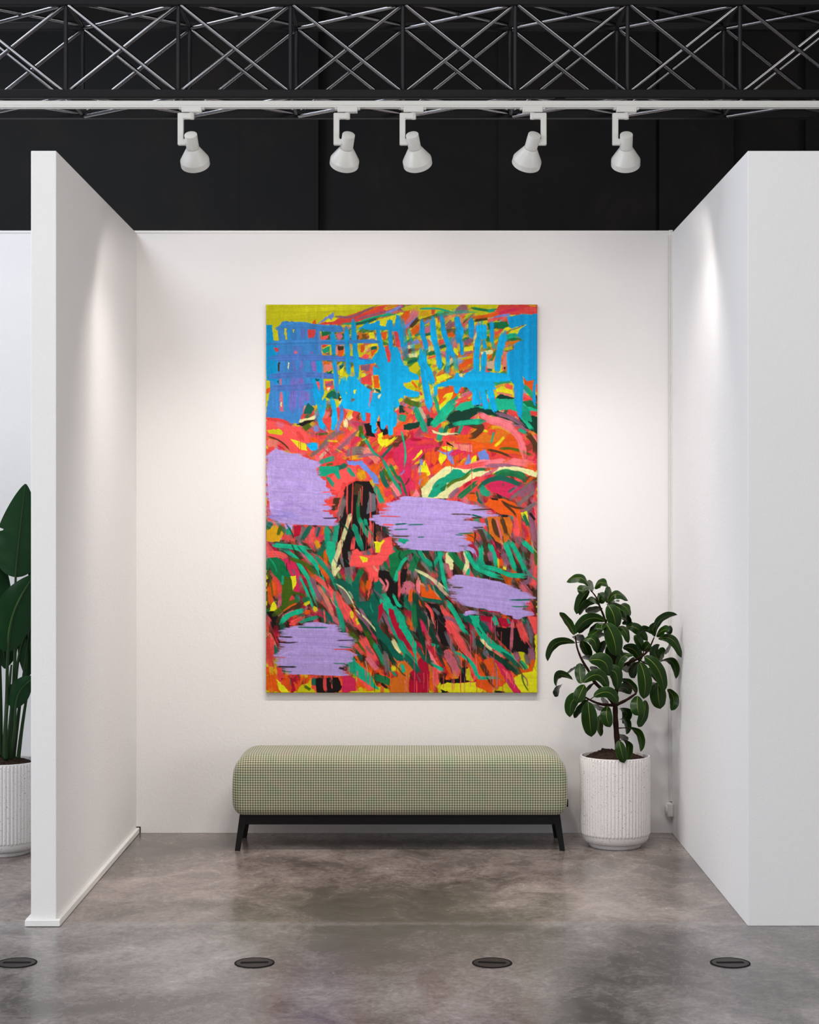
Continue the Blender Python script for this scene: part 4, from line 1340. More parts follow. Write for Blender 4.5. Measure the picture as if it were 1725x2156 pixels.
# ---------------------------------------------------------------- upholstered bench
def bench():
    x0, x1, y0, y1, zb, zt = -.8485, .7415, 8.290, 8.700, .169, .457
    root = empty('bench', ((x0+x1)/2, (y0+y1)/2, 0), 'long green houndstooth upholstered bench on black splayed legs beneath the painting', 'bench')
    ox, oy = (x0+x1)/2, (y0+y1)/2
    RT, RBt, RY = .105, .055, .05
    ts = []
    n = 14
    for k in range(n+1): ts.append(x0+RT*(1-math.cos(PI/2*k/n)))
    m = 40
    for k in range(1, m): ts.append(x0+RT+(x1-x0-2*RT)*k/m)
    for k in range(n, -1, -1): ts.append(x1-RT*(1-math.cos(PI/2*k/n)))
    bm = bmesh.new(); uvl = bm.loops.layers.uv.new('UVMap')
    rings, vs_, = [], []
    NS = 8
    for x in ts:
        d = min(x-x0, x1-x)
        it = 0 if d >= RT else RT-math.sqrt(max(0, RT*RT-(RT-d)**2))
        ib = 0 if d >= RBt else RBt-math.sqrt(max(0, RBt*RBt-(RBt-d)**2))
        iy_ = 0 if d >= RY else RY-math.sqrt(max(0, RY*RY-(RY-d)**2))
        a, b = y0+iy_, y1-iy_; lo, hi = zb+ib, zt-it
        rt, rb = .062, .038
        crown = .006*math.sin(PI*(x-x0)/(x1-x0))
        prof = []
        def arc(cy, cz, r, a0, a1, k=NS):
            for i in range(k+1):
                t_ = a0+(a1-a0)*i/k; prof.append((cy+r*math.cos(t_), cz+r*math.sin(t_)))
        arc(a+rb, lo+rb, rb, -PI/2, -PI)
        for i in range(1, 5):
            f = i/5; prof.append((a-.004*math.sin(PI*f), lo+rb+(hi-rt-lo-rb)*f))
        arc(a+rt, hi-rt, rt, PI, PI/2)
        for i in range(1, 5):
            f = i/5; prof.append((a+rt+(b-a-2*rt)*f, hi+crown*math.sin(PI*f)))
        arc(b-rt, hi-rt, rt, PI/2, 0)
        for i in range(1, 5):
            f = i/5; prof.append((b, hi-rt-(hi-rt-lo-rb)*f))
        arc(b-rb, lo+rb, rb, 0, -PI/2)
        acc, prev, vv = 0, None, []
        for q in prof:
            if prev: acc += math.hypot(q[0]-prev[0], q[1]-prev[1])
            vv.append(acc); prev = q
        base = vv[NS+2]
        # keep the weave level along the front: anchor on height there
        vs_.append([w_-base+(prof[NS+2][1]-zb) for w_ in vv])
        rings.append([bm.verts.new((x-ox, q[0]-oy, q[1])) for q in prof])
    N = len(rings[0])
    for i in range(len(rings)-1):
        for k in range(N):
            k2 = (k+1) % N
            try: f = bm.faces.new((rings[i][k], rings[i][k2], rings[i+1][k2], rings[i+1][k]))
            except ValueError: continue
            va, vb = vs_[i], vs_[i+1]
            w2 = (lambda A: A[k2] if k2 else A[k]+.3)
            for lp, (uu, vv_) in zip(f.loops, ((ts[i], va[k]), (ts[i], w2(va)), (ts[i+1], w2(vb)), (ts[i+1], vb[k]))):
                lp[uvl].uv = (uu, vv_)
    for r, xx in ((rings[0], x0), (rings[-1], x1)):
        f = bm.faces.new(r if xx == x0 else list(reversed(r)))
        for lp in f.loops: lp[uvl].uv = (lp.vert.co.y, lp.vert.co.z)
    bmesh.ops.recalc_face_normals(bm, faces=bm.faces)
    autosmooth(link('cushion', bm, M['fabric'], root), 60)
    # rail frame under the cushion
    bm = bmesh.new()
    fx0, fx1, fy0, fy1 = P(505, 0, 8.33).x-ox, P(1179.5, 0, 8.33).x-ox, 8.325-oy, 8.665-oy
    for (a, b, c, d) in ((fx0, fx1, fy0, fy0+.028), (fx0, fx1, fy1-.028, fy1), (fx0, fx0+.028, fy0+.028, fy1-.028), (fx1-.028, fx1, fy0+.028, fy1-.028)):
        box(bm, a, b, c, d, .1235, .170, bev=.0015, seg=1)
    box(bm, fx0+.02, fx1-.02, fy0+.02, fy1-.02, .150, .171)
    link('rail_frame', bm, M['black_wood'], root)
    def leg(sx, sy):
        X = fx0 if sx < 0 else fx1
        yt = fy0 if sy < 0 else fy1
        s = -1 if sx > 0 else 1
        bm = bmesh.new()
        yd = .030*(-sy)
        splay_y = -.006*sy*-1
        top = [(X, yt), (X+s*.046, yt), (X+s*.046, yt+yd), (X, yt+yd)]
        off = -s*.0225
        bx = X+off
        bot = [(bx, yt+sy*.010), (bx+s*.024, yt+sy*.010), (bx+s*.024, yt+sy*.010+yd*.8), (bx, yt+sy*.010+yd*.8)]
        vt = [bm.verts.new((a, b, .170)) for a, b in top]
        # knee: the outer edge is straight, the inner edge tapers from the rail's underside
        mid = [(X+off*.28, yt+sy*.002), (X+s*.030+off*.28, yt+sy*.002), (X+s*.030+off*.28, yt+sy*.002+yd), (X+off*.28, yt+sy*.002+yd)]
        vm = [bm.verts.new((a, b, .1235)) for a, b in mid]
        vb = [bm.verts.new((a, b, 0)) for a, b in bot]
        for A, B in ((vt, vm), (vm, vb)):
            for k in range(4): bm.faces.new((A[k], A[(k+1) % 4], B[(k+1) % 4], B[k]))
        bm.faces.new(vt); bm.faces.new(list(reversed(vb)))
        bmesh.ops.recalc_face_normals(bm, faces=bm.faces)
        bmesh.ops.bevel(bm, geom=list(bm.edges), offset=.0012, segments=1, affect='EDGES')
        link('leg', bm, M['black_wood'], root)
    for sx in (-1, 1):
        for sy in (-1, 1): leg(sx, sy)
    bm = bmesh.new(); box(bm, x1-ox-.003, x1-ox+.0035, -.160, -.130, .205, .240, bev=.0008, seg=1)
    tg = link('fabric_tag', bm, M['black'], root)
bench()

# ---------------------------------------------------------------- planters
def pot(root):
    R = .168
    SEG = 10*60
    def mod(k, z):
        if z < .0615 or z > .4245: return 0
        ph = (k % 10)
        return (-.0042, -.0028, -.0004, .0003, .0006, .0007, .0006, .0003, -.0004, -.0028)[ph]
    prof = [(.0001, 0.0), (.121, 0.0), (.1245, .003), (.1245, .016), (.128, .0185), (.140, .021), (.152, .030), (.1595, .043), (.1625, .056), (.1632, .0610),
            (.1672, .0640), (R, .070), (R, .150), (R, .25), (R, .35), (R, .4195), (.1672, .4240), (.1660, .4260), (.1665, .4320), (.1650, .4350), (.1610, .4350), (.1590, .4320),
            (.1580, .40), (.156, .30), (.0001, .30)]
    bm = bmesh.new(); rg = lathe(bm, prof, SEG, mod)
    autosmooth(link('pot', bm, M['terrazzo'], root), 50)
def soil(root, seed, peak):
    bm = bmesh.new(); n, m = 96, 34
    c = bm.verts.new((0, 0, .43)); rings = []; n = 160; m = 50
    for j in range(1, m+1):
        ring = []
        for k in range(n):
            r = .1580*j/m; a = 2*PI*k/n
            x, y = r*math.cos(a), r*math.sin(a)
            e = 1-(j/m)**3
            h = peak*math.exp(-((x+.04)**2+(y-.03)**2)/.018)+.012
            q = noise.fractal(Vector((x*38+seed, y*38, 0)), 1.0, 2.0, 4)*.008+abs(noise.noise(Vector((x*60, y*60+seed, 3))))*.011+abs(noise.noise(Vector((x*130, y*130+seed, 9))))*.005
            ring.append(bm.verts.new((x, y, .414+(h+q)*e+.002)))
        rings.append(ring)
    c.co.z = rings[0][0].co.z
    for k in range(n): bm.faces.new((c, rings[0][k], rings[0][(k+1) % n]))
    for a, b in zip(rings, rings[1:]):
        for k in range(n): bm.faces.new((a[k], b[k], b[(k+1) % n], a[(k+1) % n]))
    link('soil', bm, M['soil'], root, smooth=True)

def leaf_mesh(base, mid, tip, wv, half, nlen=20, nw=8, shape=None, fold=.16, notch=()):
    """curved blade from base over mid to tip; wv = width direction (unit); returns bmesh"""
    bm = bmesh.new(); uvl = bm.loops.layers.uv.new('UVMap')
    ctrl = mid*2-(base+tip)*.5
    rows, uvs = [], []
    for i in range(nlen+1):
        t = i/nlen
        p = base*(1-t)**2+ctrl*2*t*(1-t)+tip*t*t
        d = ((ctrl-base)*(1-t)+(tip-ctrl)*t).normalized()
        w = (wv-d*wv.dot(d)).normalized()
        nrm = w.cross(d)
        hw0 = half*shape(t)
        row, ur = [], []
        for k in range(nw+1):
            u = k/nw*2-1
            hw = hw0
            for (t0, sd, dp) in notch:
                if u*sd > 0: hw = hw0*(1-dp*max(0, 1-abs(t-t0+.05*abs(u))/.022))
            row.append(bm.verts.new(p+w*hw*u+nrm*(-fold*hw*(abs(u)**1.5)+.05*hw*math.sin(t*17+u*2)*u*u)))
            ur.append(((u+1)/2, t))
        rows.append(row); uvs.append(ur)
    for i in range(nlen):
        for k in range(nw):
            f = bm.faces.new((rows[i][k], rows[i][k+1], rows[i+1][k+1], rows[i+1][k]))
            for lp, q in zip(f.loops, (uvs[i][k], uvs[i][k+1], uvs[i+1][k+1], uvs[i+1][k])): lp[uvl].uv = q
    return bm
def sh_ficus(t):
    if t < .92: return max(.03, math.sin(PI*(t*.985)**1.05)**.42)
    e = math.sin(PI*(.92*.985)**1.05)**.42
    q = (t-.92)/.08
    return max(.012, e*(1-q)**.8)

def rubber_plant():
    Y0 = 8.45; X0 = (1295.5-VX)/(F/Y0)
    root = empty('potted_rubber_plant', (X0, Y0, 0), 'bushy rubber plant with dark glossy leaves in a ribbed speckled pot right of the bench', 'plant')
    pot(root); soil(root, 2.0, .026)
    O = Vector((X0, Y0, 0))
    def Z(x, y, dy=0): return P(1120+x/4.9286, 1190+y/4.9286, Y0+dy)-O
    rng = random.Random(4)
    # stems: (points, r0, r1) in zoomed picture units with a depth for each point
    S = [([(905, 2010, -.02), (890, 1860, -.01), (872, 1640, 0), (866, 1450, 0)], .0150, .0125),
         ([(866, 1460, 0), (770, 1330, -.02), (655, 1215, -.03), (592, 1100, -.04), (520, 980, -.05), (472, 860, -.05), (452, 735, -.05)], .0105, .0030),
         ([(866, 1455, 0), (880, 1250, .03), (850, 1000, .03), (800, 760, .01), (765, 580, 0), (705, 425, -.01), (670, 335, -.01), (610, 258, -.01)], .0100, .0026),
         ([(868, 1452, 0), (980, 1400, -.02), (1085, 1330, -.03)], .0088, .0050),
         ([(1085, 1330, -.03), (1010, 1240, .0), (930, 1200, .03)], .0040, .0022),
         ([(866, 1452, 0), (740, 1447, -.03), (640, 1415, -.05), (520, 1352, -.06)], .0085, .0040),
         ([(650, 1215, -.03), (590, 1285, -.05), (522, 1372, -.06)], .0040, .0030),
         ([(855, 1120, .03), (950, 1040, .02), (1080, 980, .0), (1170, 925, -.02), (1225, 850, -.03), (1270, 750, -.04)], .0085, .0030),
         ([(1150, 935, -.01), (1160, 900, .0), (1150, 860, .02)], .0034, .0022),
         ([(1110, 975, .0), (1122, 1060, .0), (1130, 1120, -.02)], .0040, .0025),
         ([(1120, 985, .02), (1240, 1040, .06), (1330, 1000, .08)], .0036, .0026),
         ([(1190, 1070, .05), (1280, 1190, .02), (1320, 1215, .0)], .0036, .0028),
         ([(905, 1690, .0), (1000, 1688, .02), (1030, 1695, .02)], .0030, .0016),
         ([(772, 590, .0), (800, 500, -.02), (785, 400, -.03)], .0040, .0026),
         ([(452, 800, -.05), (490, 800, -.06), (525, 785, -.06)], .0020, .0015),
         ([(880, 1900, -.02), (905, 1830, -.035), (930, 1815, -.045)], .0030, .0020),
         ([(600, 1400, -.05), (640, 1370, -.06), (660, 1362, -.06)], .0022, .0016)]
    for i, (pts, r0, r1) in enumerate(S):
        q = smooth_path([Z(*p) for p in pts], 6)
        bm = bmesh.new(); tube(bm, q, [(r0+(r1-r0)*k/(len(q)-1))*(1+.06*math.sin(k*1.7)) for k in range(len(q))], 10)
        link('trunk' if i == 0 else 'branch', bm, M['bark'], root, smooth=True)
    # leaves: base, mid, tip, apparent width, depth of the base, u = upper face towards the light / d = darker, turned away
    L = '''590,215 500,130 360,175 95 -.02 u|600,258 615,212 630,172 85 -.03 d|650,240 720,180 795,222 75 0 u|600,222 535,240 540,300 85 -.02 u
600,265 520,345 465,510 110 -.03 d|790,395 880,300 1000,370 90 -.02 u|770,385 800,300 810,225 88 -.03 d|760,380 720,335 695,290 80 .01 d
695,385 570,405 495,520 90 -.02 d|690,370 650,362 600,372 45 .02 u|790,410 850,520 870,660 168 -.06 u|800,410 900,440 985,550 92 -.02 u
890,430 965,430 1025,525 90 .02 u|930,510 965,545 1010,610 62 .03 d|725,440 640,470 560,490 72 .03 d|765,585 580,560 440,720 115 -.04 d
645,560 560,625 490,710 92 .0 d|770,600 850,760 875,942 185 -.07 u|760,600 725,630 740,680 84 .0 u|880,640 965,680 1005,808 95 .0 u
730,600 660,650 610,740 64 .02 d|720,660 650,705 590,745 60 .03 u|985,650 1090,655 1205,785 112 .02 u|440,725 385,610 288,488 78 -.05 d
450,730 485,755 520,800 66 -.07 d|452,810 250,815 165,998 100 -.05 d|525,785 560,870 600,958 100 -.04 d|530,782 640,775 675,910 112 -.06 u
770,725 680,740 600,820 72 .02 d|775,780 725,860 705,960 92 .03 d|860,840 900,940 900,1060 120 .02 d|590,990 745,1000 795,1135 172 -.07 u
515,955 565,965 620,1000 44 -.05 d|1275,748 1165,670 1090,800 80 -.03 d|1280,742 1340,565 1512,515 90 -.04 d|1262,705 1255,645 1285,590 72 -.01 u
1290,738 1370,672 1430,690 66 -.02 u|1370,672 1400,665 1415,720 60 -.02 d|1310,765 1460,775 1555,962 105 -.05 u|1155,890 1125,800 1060,730 95 .03 u
1155,890 1195,850 1225,810 72 .03 u|1330,990 1275,900 1330,825 104 .06 u|1335,1000 1345,925 1390,880 92 .04 d|1390,885 1425,870 1455,822 56 .05 d
1340,1000 1465,1015 1495,1180 84 .06 d|1165,945 1310,1080 1375,1312 135 -.06 u|1140,1025 1190,1008 1245,1012 52 .04 d|945,860 1060,880 1125,1000 114 .04 d
1055,930 930,965 902,1142 95 -.03 u|1125,1000 1062,1080 1070,1172 104 .05 d|980,1045 985,1080 985,1115 74 .06 d|1120,1005 1175,1190 1160,1388 155 -.05 u
1190,1070 1255,1115 1285,1205 62 .05 d|1312,1212 1312,1345 1335,1492 178 .0 u|1408,1285 1475,1390 1445,1508 94 .03 d|1100,1355 1095,1460 1115,1562 152 -.04 u
1175,1400 1165,1550 1105,1680 112 -.01 d|905,1190 1015,1225 1090,1330 64 .0 d|885,1310 960,1270 1025,1340 112 .02 d|735,1130 865,1110 885,1297 144 -.03 u
530,1220 690,1140 795,1290 124 -.07 u|425,1190 290,1140 255,1262 94 -.05 d|305,1240 270,1290 275,1358 62 -.03 d|512,1230 500,1110 500,1015 114 -.07 d
330,1150 395,1110 450,1075 34 -.04 d|548,1240 505,1330 465,1422 132 -.08 u|560,1400 430,1400 395,1578 142 -.06 d|585,1395 510,1490 440,1588 84 -.04 d
585,1415 600,1590 620,1782 174 -.08 u|648,1220 590,1285 520,1372 50 -.02 d|640,1365 795,1320 895,1437 122 -.08 u|790,1460 775,1565 815,1682 132 -.04 u
722,1560 695,1660 715,1778 66 -.01 d|770,1395 755,1420 745,1445 34 .02 d|905,1490 985,1530 940,1642 98 .02 d|908,1600 982,1630 980,1756 62 .0 d
1000,1690 1115,1760 1130,1937 74 .0 d|905,1818 930,1930 960,2052 118 -.17 u|958,1822 1005,1880 985,2030 64 -.15 d|930,1755 945,1790 950,1825 54 .03 d
860,1060 880,1140 840,1210 114 .04 d|850,780 835,890 830,1000 150 .05 d|640,1050 665,1100 720,1150 60 .03 d|660,740 655,800 640,880 80 .0 d
1040,960 1030,1040 1000,1090 84 .06 d|700,380 740,320 700,300 70 .03 d|640,1440 690,1480 680,1500 40 .0 d|1240,1215 1250,1240 1255,1270 40 .06 d
985,650 1000,620 950,620 50 .04 d|880,380 850,375 840,420 60 .03 d'''
    for it in L.replace('\n', '|').split('|'):
        f = it.split()
        (bx, by), (mx, my), (tx, ty) = [tuple(map(float, q.split(','))) for q in f[:3]]
        w = float(f[3]); dy = float(f[4]); up = f[5] == 'u'
        k = .000463
        plen = (math.hypot(mx-bx, my-by)+math.hypot(tx-mx, ty-my))*k
        dep = math.sqrt(max(0, .112**2-plen**2))
        sgn = -1 if up else 1
        base = Z(bx, by, dy); mid = Z(mx, my, dy+sgn*dep*.5-(.012 if up else -.004)); tip = Z(tx, ty, dy+sgn*dep+(.01 if up else 0))
        d = (tip-base).normalized()
        inpl = Vector((-d.z, 0, d.x)); inpl.normalize()
        wr = w*k/2*.97
        real = max(wr, .027)
        c = min(1, wr/real); sroll = math.sqrt(1-c*c)
        wv = inpl*c+Vector((0, 1, 0))*sroll*(1 if (inpl.z > 0) == up else -1)
        # keep the upper side of the blade turned outward / upward
        n = wv.cross(d)
        if n.y > 0: wv = -wv
        bm = leaf_mesh(base, mid, tip, wv, real, shape=sh_ficus, fold=.18)
        o = link('leaf', bm, M['leaf'], root, smooth=True)
rubber_plant()

def bird_plant():
    Y0 = 8.275; X0 = (7-VX)/(F/Y0)
    root = empty('potted_bird_of_paradise', (X0, Y0, 0), 'tall plant with paddle leaves in a ribbed pot at the left edge, behind the partition', 'plant')
    pot(root); soil(root, 7.0, .02)
    O = Vector((X0, Y0, 0))
    def Z(x, y, dy=0): return P(x, y, Y0+dy)-O
    def shp(t): return max(.02, math.sin(PI*min(1, (t*.994+.002)**.74))**.72)
    # blades: base, mid, tip, full width px, depth base, depth tip, tears
    B = [((33, 1215), (41, 1128), (54, 1019), 98, -.02, .05, ((.42, -1, .75), (.60, -1, .35))),
         ((17, 1372), (28, 1290), (72, 1210), 82, -.08, -.12, ()),
         ((-24, 1300), (-22, 1235), (-8, 1150), 92, -.03, .02, ((.5, -1, .4),)),
         ((-4, 1325), (6, 1365), (10, 1408), 66, .06, .10, ()),
         ((70, 1285), (60, 1360), (56, 1428), 62, .05, .10, ((.5, 1, .5), (.5, -1, .4))),
         ((30, 1492), (44, 1452), (74, 1425), 46, -.05, -.05, ()),
         ((62, 1320), (56, 1305), (56, 1286), 26, .08, .10, ()),
         ((-60, 1260), (-85, 1160), (-80, 1060), 90, .0, .06, ()),
         ((-50, 1400), (-100, 1330), (-150, 1330), 84, -.05, -.10, ()),
         ((90, 1250), (110, 1160), (150, 1120), 86, .03, .08, ()),
         ((80, 1400), (105, 1330), (120, 1250), 70, .0, .0, ())]
    for (b, m, t, w, d0, d1, ntc) in B:
        base, mid, tip = Z(*b, d0), Z(*m, (d0+d1)/2), Z(*t, d1)
        d = (tip-base).normalized(); wv = Vector((d.z, 0, -d.x)).normalized()
        n = wv.cross(d)
        if n.y > 0: wv = -wv
        bm = leaf_mesh(base, mid, tip, (wv+Vector((0, .25, 0))).normalized(), w/447/2, nlen=72, nw=10, shape=shp, fold=.22, notch=ntc)
        link('leaf', bm, M['leaf_bird'], root, smooth=True)
    ST = [([(8, 1600, 0), (14, 1480, -.05), (17, 1372, -.08), (30, 1290, -.10), (71, 1211, -.12)], 5.0, 1.2),
          ([(14, 1600, .02), (28, 1450, .01), (34, 1300, -.01), (33, 1215, -.02), (41, 1128, .015), (53, 1024, .05)], 4.6, 1.2),
          ([(-4, 1600, .0), (-10, 1450, .0), (-24, 1300, -.03), (-22, 1235, 0)], 4.6, 1.4),
          ([(20, 1600, -.03), (30, 1545, -.05), (34, 1480, -.05), (46, 1450, -.05), (68, 1430, -.05)], 4.2, 1.0),
          ([(38, 1600, .02), (48, 1520, .03), (62, 1440, .02), (80, 1400, .0)], 4.6, 1.6),
          ([(28, 1600, .04), (42, 1480, .06), (60, 1350, .05), (70, 1285, .05)], 4.6, 1.6),
          ([(2, 1600, .04), (2, 1500, .06), (0, 1400, .06), (-4, 1325, .06)], 4.6, 2.0),
          ([(22, 1600, .05), (30, 1480, .06), (40, 1380, .04), (62, 1320, .08), (90, 1250, .03)], 4.4, 1.6),
          ([(-12, 1600, .03), (-30, 1420, .02), (-60, 1260, .0)], 4.6, 1.6),
          ([(-18, 1600, -.03), (-36, 1500, -.04), (-50, 1400, -.05)], 4.6, 1.6),
          ([(12, 1600, -.05), (12, 1520, -.06), (20, 1440, -.03), (24, 1400, .0)], 5.4, 2.0)]
    for pts, r0, r1 in ST:
        q = smooth_path([Z(*p) for p in pts], 8)
        bm = bmesh.new(); tube(bm, q, [(r0+(r1-r0)*(k/(len(q)-1))**.9)/447 for k in range(len(q))], 10)
        link('leaf_stalk', bm, M['petiole'], root, smooth=True)
bird_plant()

# ---------------------------------------------------------------- floor outlets
def outlet_cover(px, rz, label):
    Yc = 6.24; X = (px-VX)/(F/Yc)
    root = empty('floor_outlet_cover', (X, Yc, 0), label, 'floor outlet', 'round floor outlet covers', rz)
    bm = bmesh.new(); lathe(bm, [(.0655, .0005), (.0655, .0028), (.0700, .0028), (.0710, .0020), (.0712, .0)], 64); autosmooth(link('rim', bm, M['black'], root))
    # lid with a recessed slot
    bm = bmesh.new(); n = 64
    sx, sy = .050, .0135
    outer = [bm.verts.new((.0650*math.cos(2*PI*k/n), .0650*math.sin(2*PI*k/n), .0022)) for k in range(n)]
    inner = []
    for k in range(n):
        a = 2*PI*k/n; c, s_ = math.cos(a), math.sin(a)
        q = 1/max(abs(c)/sx, abs(s_)/sy)
        inner.append(bm.verts.new((c*q, s_*q, .0022)))
    low = [bm.verts.new((v.co.x, v.co.y, .0004)) for v in inner]
    for k in range(n):
        k2 = (k+1) % n
        bm.faces.new((outer[k], outer[k2], inner[k2], inner[k])); bm.faces.new((inner[k], inner[k2], low[k2], low[k]))
    link('lid', bm, M['cover'], root)
    bm = bmesh.new(); box(bm, -sx*.995, sx*.995, -sy*.98, sy*.98, .0003, .0009); link('slot_handle', bm, M['black'], root)
outlet_cover(35.5, 0, 'round black floor outlet cover cut by the left edge of the picture')
outlet_cover(536, .10, 'round brown-black floor outlet cover in front of the bench\'s left end')
outlet_cover(1036.5, -.14, 'round brown-black floor outlet cover in front of the bench\'s right half')
outlet_cover(1538, .04, 'round dark floor outlet cover just before the corner of the right wall')

# ---------------------------------------------------------------- lighting truss
def truss():
    yf, yr = 7.30, 7.675
    d = .036
    zb0, zb1, zt0, zt1 = 3.325, 3.3595, 3.7100, 3.7445
    x0, step, ks = -1.438, .468, range(-3, 10)
    root = empty('lighting_truss', (0, (yf+yr)/2, zb0), 'long black box truss of crossed smoked-chrome tubes spanning the hall above the booth', 'truss')
    O = Vector((0, (yf+yr)/2, zb0))
    for y in (yf, yr):
        for z0, z1 in ((zb0, zb1), (zt0, zt1)):
            bm = bmesh.new(); box(bm, HX0+.01, HX1-.01, y-O.y, y+d-O.y, z0-O.z, z1-O.z, bev=.003, seg=2)
            link('chord', bm, M['chord'], root)
    ya, yb = yf+d/2, yr+d/2
    zl, zh = zb1-.002, zt0+.002
    X = [x0+step*k for k in ks]
    def rod(name, a, b, r, mat):
        bm = bmesh.new(); tube(bm, [Vector(a)-O, Vector(b)-O], r, 14, caps=True); autosmooth(link(name, bm, mat, root), 50)
    for x in X:
        for y in (ya, yb): rod('post', (x, y, zl), (x, y, zh), .0088, M['post'])
        for z in ((zb0+zb1)/2, (zt0+zt1)/2): rod('rung', (x, ya+d/2-.002, z), (x, yb-d/2+.002, z), .0088, M['post'])
    g = .012
    for i in range(len(X)-1):
        a, b = X[i], X[i+1]
        for y, s in ((ya, -1), (yb, -1)):
            rod('brace', (a+g, y-.006, zh), (b-g, y-.006, zl), .0086, M['tube'])
            rod('brace', (a+g, y+.010, zl), (b-g, y+.010, zh), .0086, M['tube'])
        for z in ((zb0+zb1)/2, (zt0+zt1)/2):
            rod('brace', (a+g, ya+.014, z+.006), (b-g, yb-.014, z+.006), .0086, M['tube'])
            rod('brace', (a+g, yb-.014, z-.009), (b-g, ya+.014, z-.009), .0086, M['tube'])
truss()

# ---------------------------------------------------------------- lighting track and spotlights
TY = 7.322; TZ0, TZ1 = 3.2855, 3.3130
trk = empty('lighting_track', (0, TY, TZ0), 'long straight white lighting track carrying the five spotlights, fixed under the truss', 'lighting track')
bm = bmesh.new(); box(bm, HX0+.02, HX1-.02, -.017, .017, .0085, TZ1-TZ0, bev=.001, seg=1)
box(bm, HX0+.02, HX1-.02, -.0155, -.010, .007, .009)
link('track_body', bm, M['lamp_white'], trk)
bm = bmesh.new(); box(bm, HX0+.02, HX1-.02, -.017, -.008, 0, .0072, bev=.001, seg=1); box(bm, HX0+.02, HX1-.02, .008, .017, 0, .0085, bev=.001, seg=1)
link('track_lip', bm, M['lamp_white'], trk)
for x in (-4.2, -2.1, .62, 2.1, 4.2):
    bm = bmesh.new(); box(bm, x-.02, x+.02, -.012, .012, TZ1-TZ0-.001, 3.3249-TZ0); link('mounting_clip', bm, M['chord'], trk)

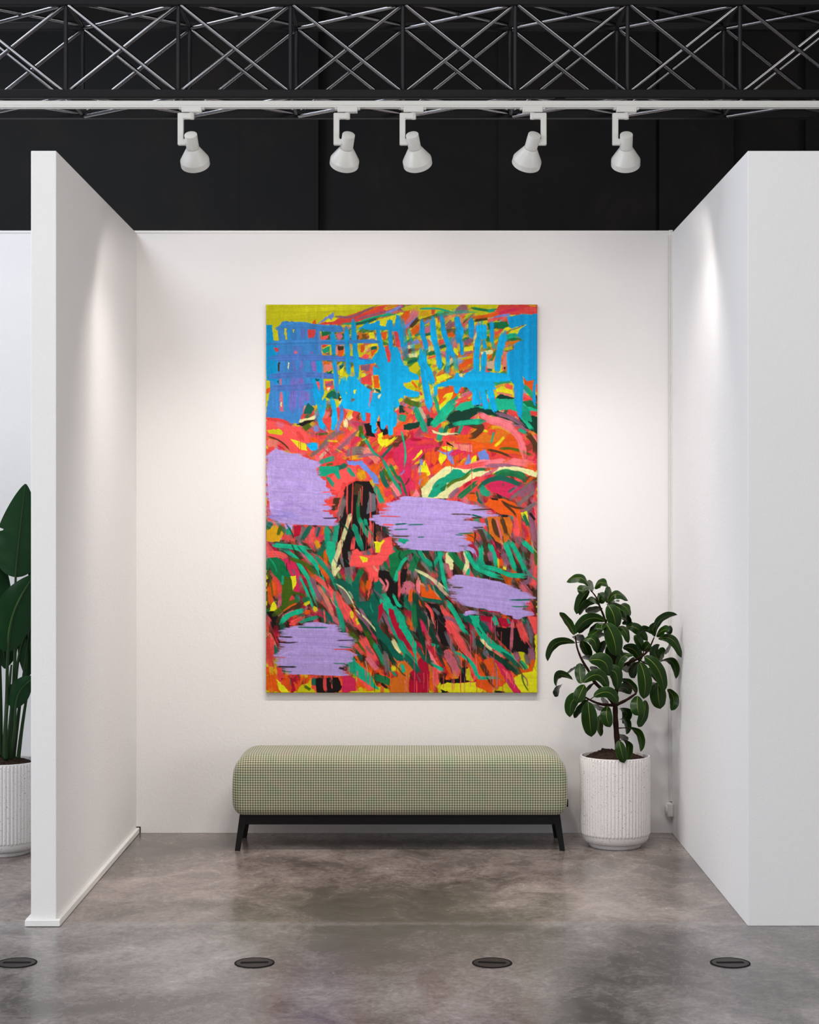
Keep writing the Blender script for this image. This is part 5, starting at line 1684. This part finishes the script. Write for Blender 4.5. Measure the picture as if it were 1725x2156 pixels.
def spot(px, side, dx, label, pw=1.0):
    X = (px-VX)/(F/TY)
    root = empty('track_spotlight', (X, TY, TZ0), label, 'spotlight', 'white track spotlights')
    W = M['lamp_white']
    s = side
    # adapter hanging in the track
    bm = bmesh.new(); box(bm, -.0415, .0415, -.0165, .0165, -.0190, .0062, bev=.0022, seg=2)
    link('adapter', bm, W, root).location.x = 0
    for q in (-1, 1):
        bm = bmesh.new(); box(bm, min(q*.040, q*.053), max(q*.040, q*.053), -.013, .013, -.0065, .0055, bev=.002, seg=2); link('adapter_clip', bm, W, root)
        bm = bmesh.new(); lathe(bm, [(.0001, 0), (.0014, 0), (.0014, .001)], 10); h = link('screw', bm, M['black'], root); h.rotation_euler = (PI/2, 0, 0); h.location = (q*.034, -.0162, -.012)
    bm = bmesh.new(); lathe(bm, [(.0001, -.0465), (.0098, -.0465), (.0105, -.0455), (.0105, -.016), (.0001, -.016)], 24); autosmooth(link('swivel_stem', bm, W, root))
    # C-shaped bracket
    bm = bmesh.new()
    xb0, xb1 = s*.058, s*.034
    hw = .011
    outl = [(0, -.0215), (xb0, -.0215), (xb0, -.1545), (s*.022, -.1545), (s*.022, -.1300), (xb1, -.1300), (xb1, -.0455), (0, -.0455)]
    fr = [bm.verts.new((x_, -hw, z_)) for x_, z_ in outl]; bk = [bm.verts.new((x_, hw, z_)) for x_, z_ in outl]
    bm.faces.new(fr); bm.faces.new(list(reversed(bk)))
    for k_ in range(8): bm.faces.new((fr[k_], bk[k_], bk[(k_+1) % 8], fr[(k_+1) % 8]))
    bmesh.ops.recalc_face_normals(bm, faces=bm.faces)
    bmesh.ops.bevel(bm, geom=list(bm.edges), offset=.0022, segments=2, affect='EDGES')
    autosmooth(link('bracket', bm, W, root), 35)
    # head: axis 45 degrees down towards the back wall, turned a little sideways
    head = Vector((dx, .1096, -.1096)).normalized()
    piv = Vector((0, 0, 3.1445-TZ0))
    cap = piv-head*.036
    rot = head.to_track_quat('Z', 'Y').to_matrix().to_4x4()
    Mx = Matrix.Translation(cap) @ rot
    r = .0267
    bm = bmesh.new(); lathe(bm, [(.0001, 0), (r-.002, 0), (r-.0005, .0006), (r, .002), (r, .0640), (r-.003, .0640), (r-.003, .058), (.0001, .058)], 48); bm.transform(Mx); autosmooth(link('lamp_housing', bm, W, root))
    bm = bmesh.new(); lathe(bm, [(r-.0012, .0640), (r-.0012, .0658)], 48); bm.transform(Mx); link('trim_ring', bm, M['tube'], root, smooth=True)
    R = .0612
    bm = bmesh.new(); lathe(bm, [(r-.002, .0655), (r+.0002, .0655), (r+.002, .0672), (R-.002, .1200), (R-.0004, .1230), (R, .1260), (R, .1480), (R-.0015, .1485), (R-.0030, .1475), (R-.0032, .126), (r, .070), (r-.002, .0655)], 64)
    bm.transform(Mx); autosmooth(link('lamp_shade', bm, W, root), 35)
    bm = bmesh.new(); lathe(bm, [(.0001, .112), (.040, .112), (.044, .106)], 32); bm.transform(Mx); link('lamp_lens', bm, M['lens'], root)
    low = Vector((head.x*.8, math.cos(math.radians(SPOT_TILT)), -math.sin(math.radians(SPOT_TILT)))).normalized()
    for nm, en, size, blend, rad, ax in (('spot_beam', SPOT_WIDE, 108, .42, .03, head), ('spot_core', SPOT_CORE, 98, 1.0, .03, low)):
        d = bpy.data.lights.new(nm, 'SPOT'); d.energy = en*pw; d.color = SPOT_COL; d.spot_size = math.radians(size); d.spot_blend = blend; d.shadow_soft_size = rad
        o = bpy.data.objects.new(nm, d); col.objects.link(o); o.parent = root
        o.location = cap+head*.165
        o.rotation_euler = (-ax).to_track_quat('Z', 'Y').to_euler()
spot(404, -1, .0075, 'leftmost of the five white track spotlights, over the left part of the booth', 1.15)
spot(732, -1, -.0245, 'second white track spotlight from the left, head turned slightly left, above the painting')
spot(871, -1, .026, 'third white track spotlight from the left, head turned slightly right, above the painting')
spot(1121.5, 1, -.031, 'fourth white track spotlight from the left, the only one with its bracket on the right', .82)
spot(1319, -1, .010, 'rightmost white track spotlight, hanging above the rubber plant side of the booth', .72)
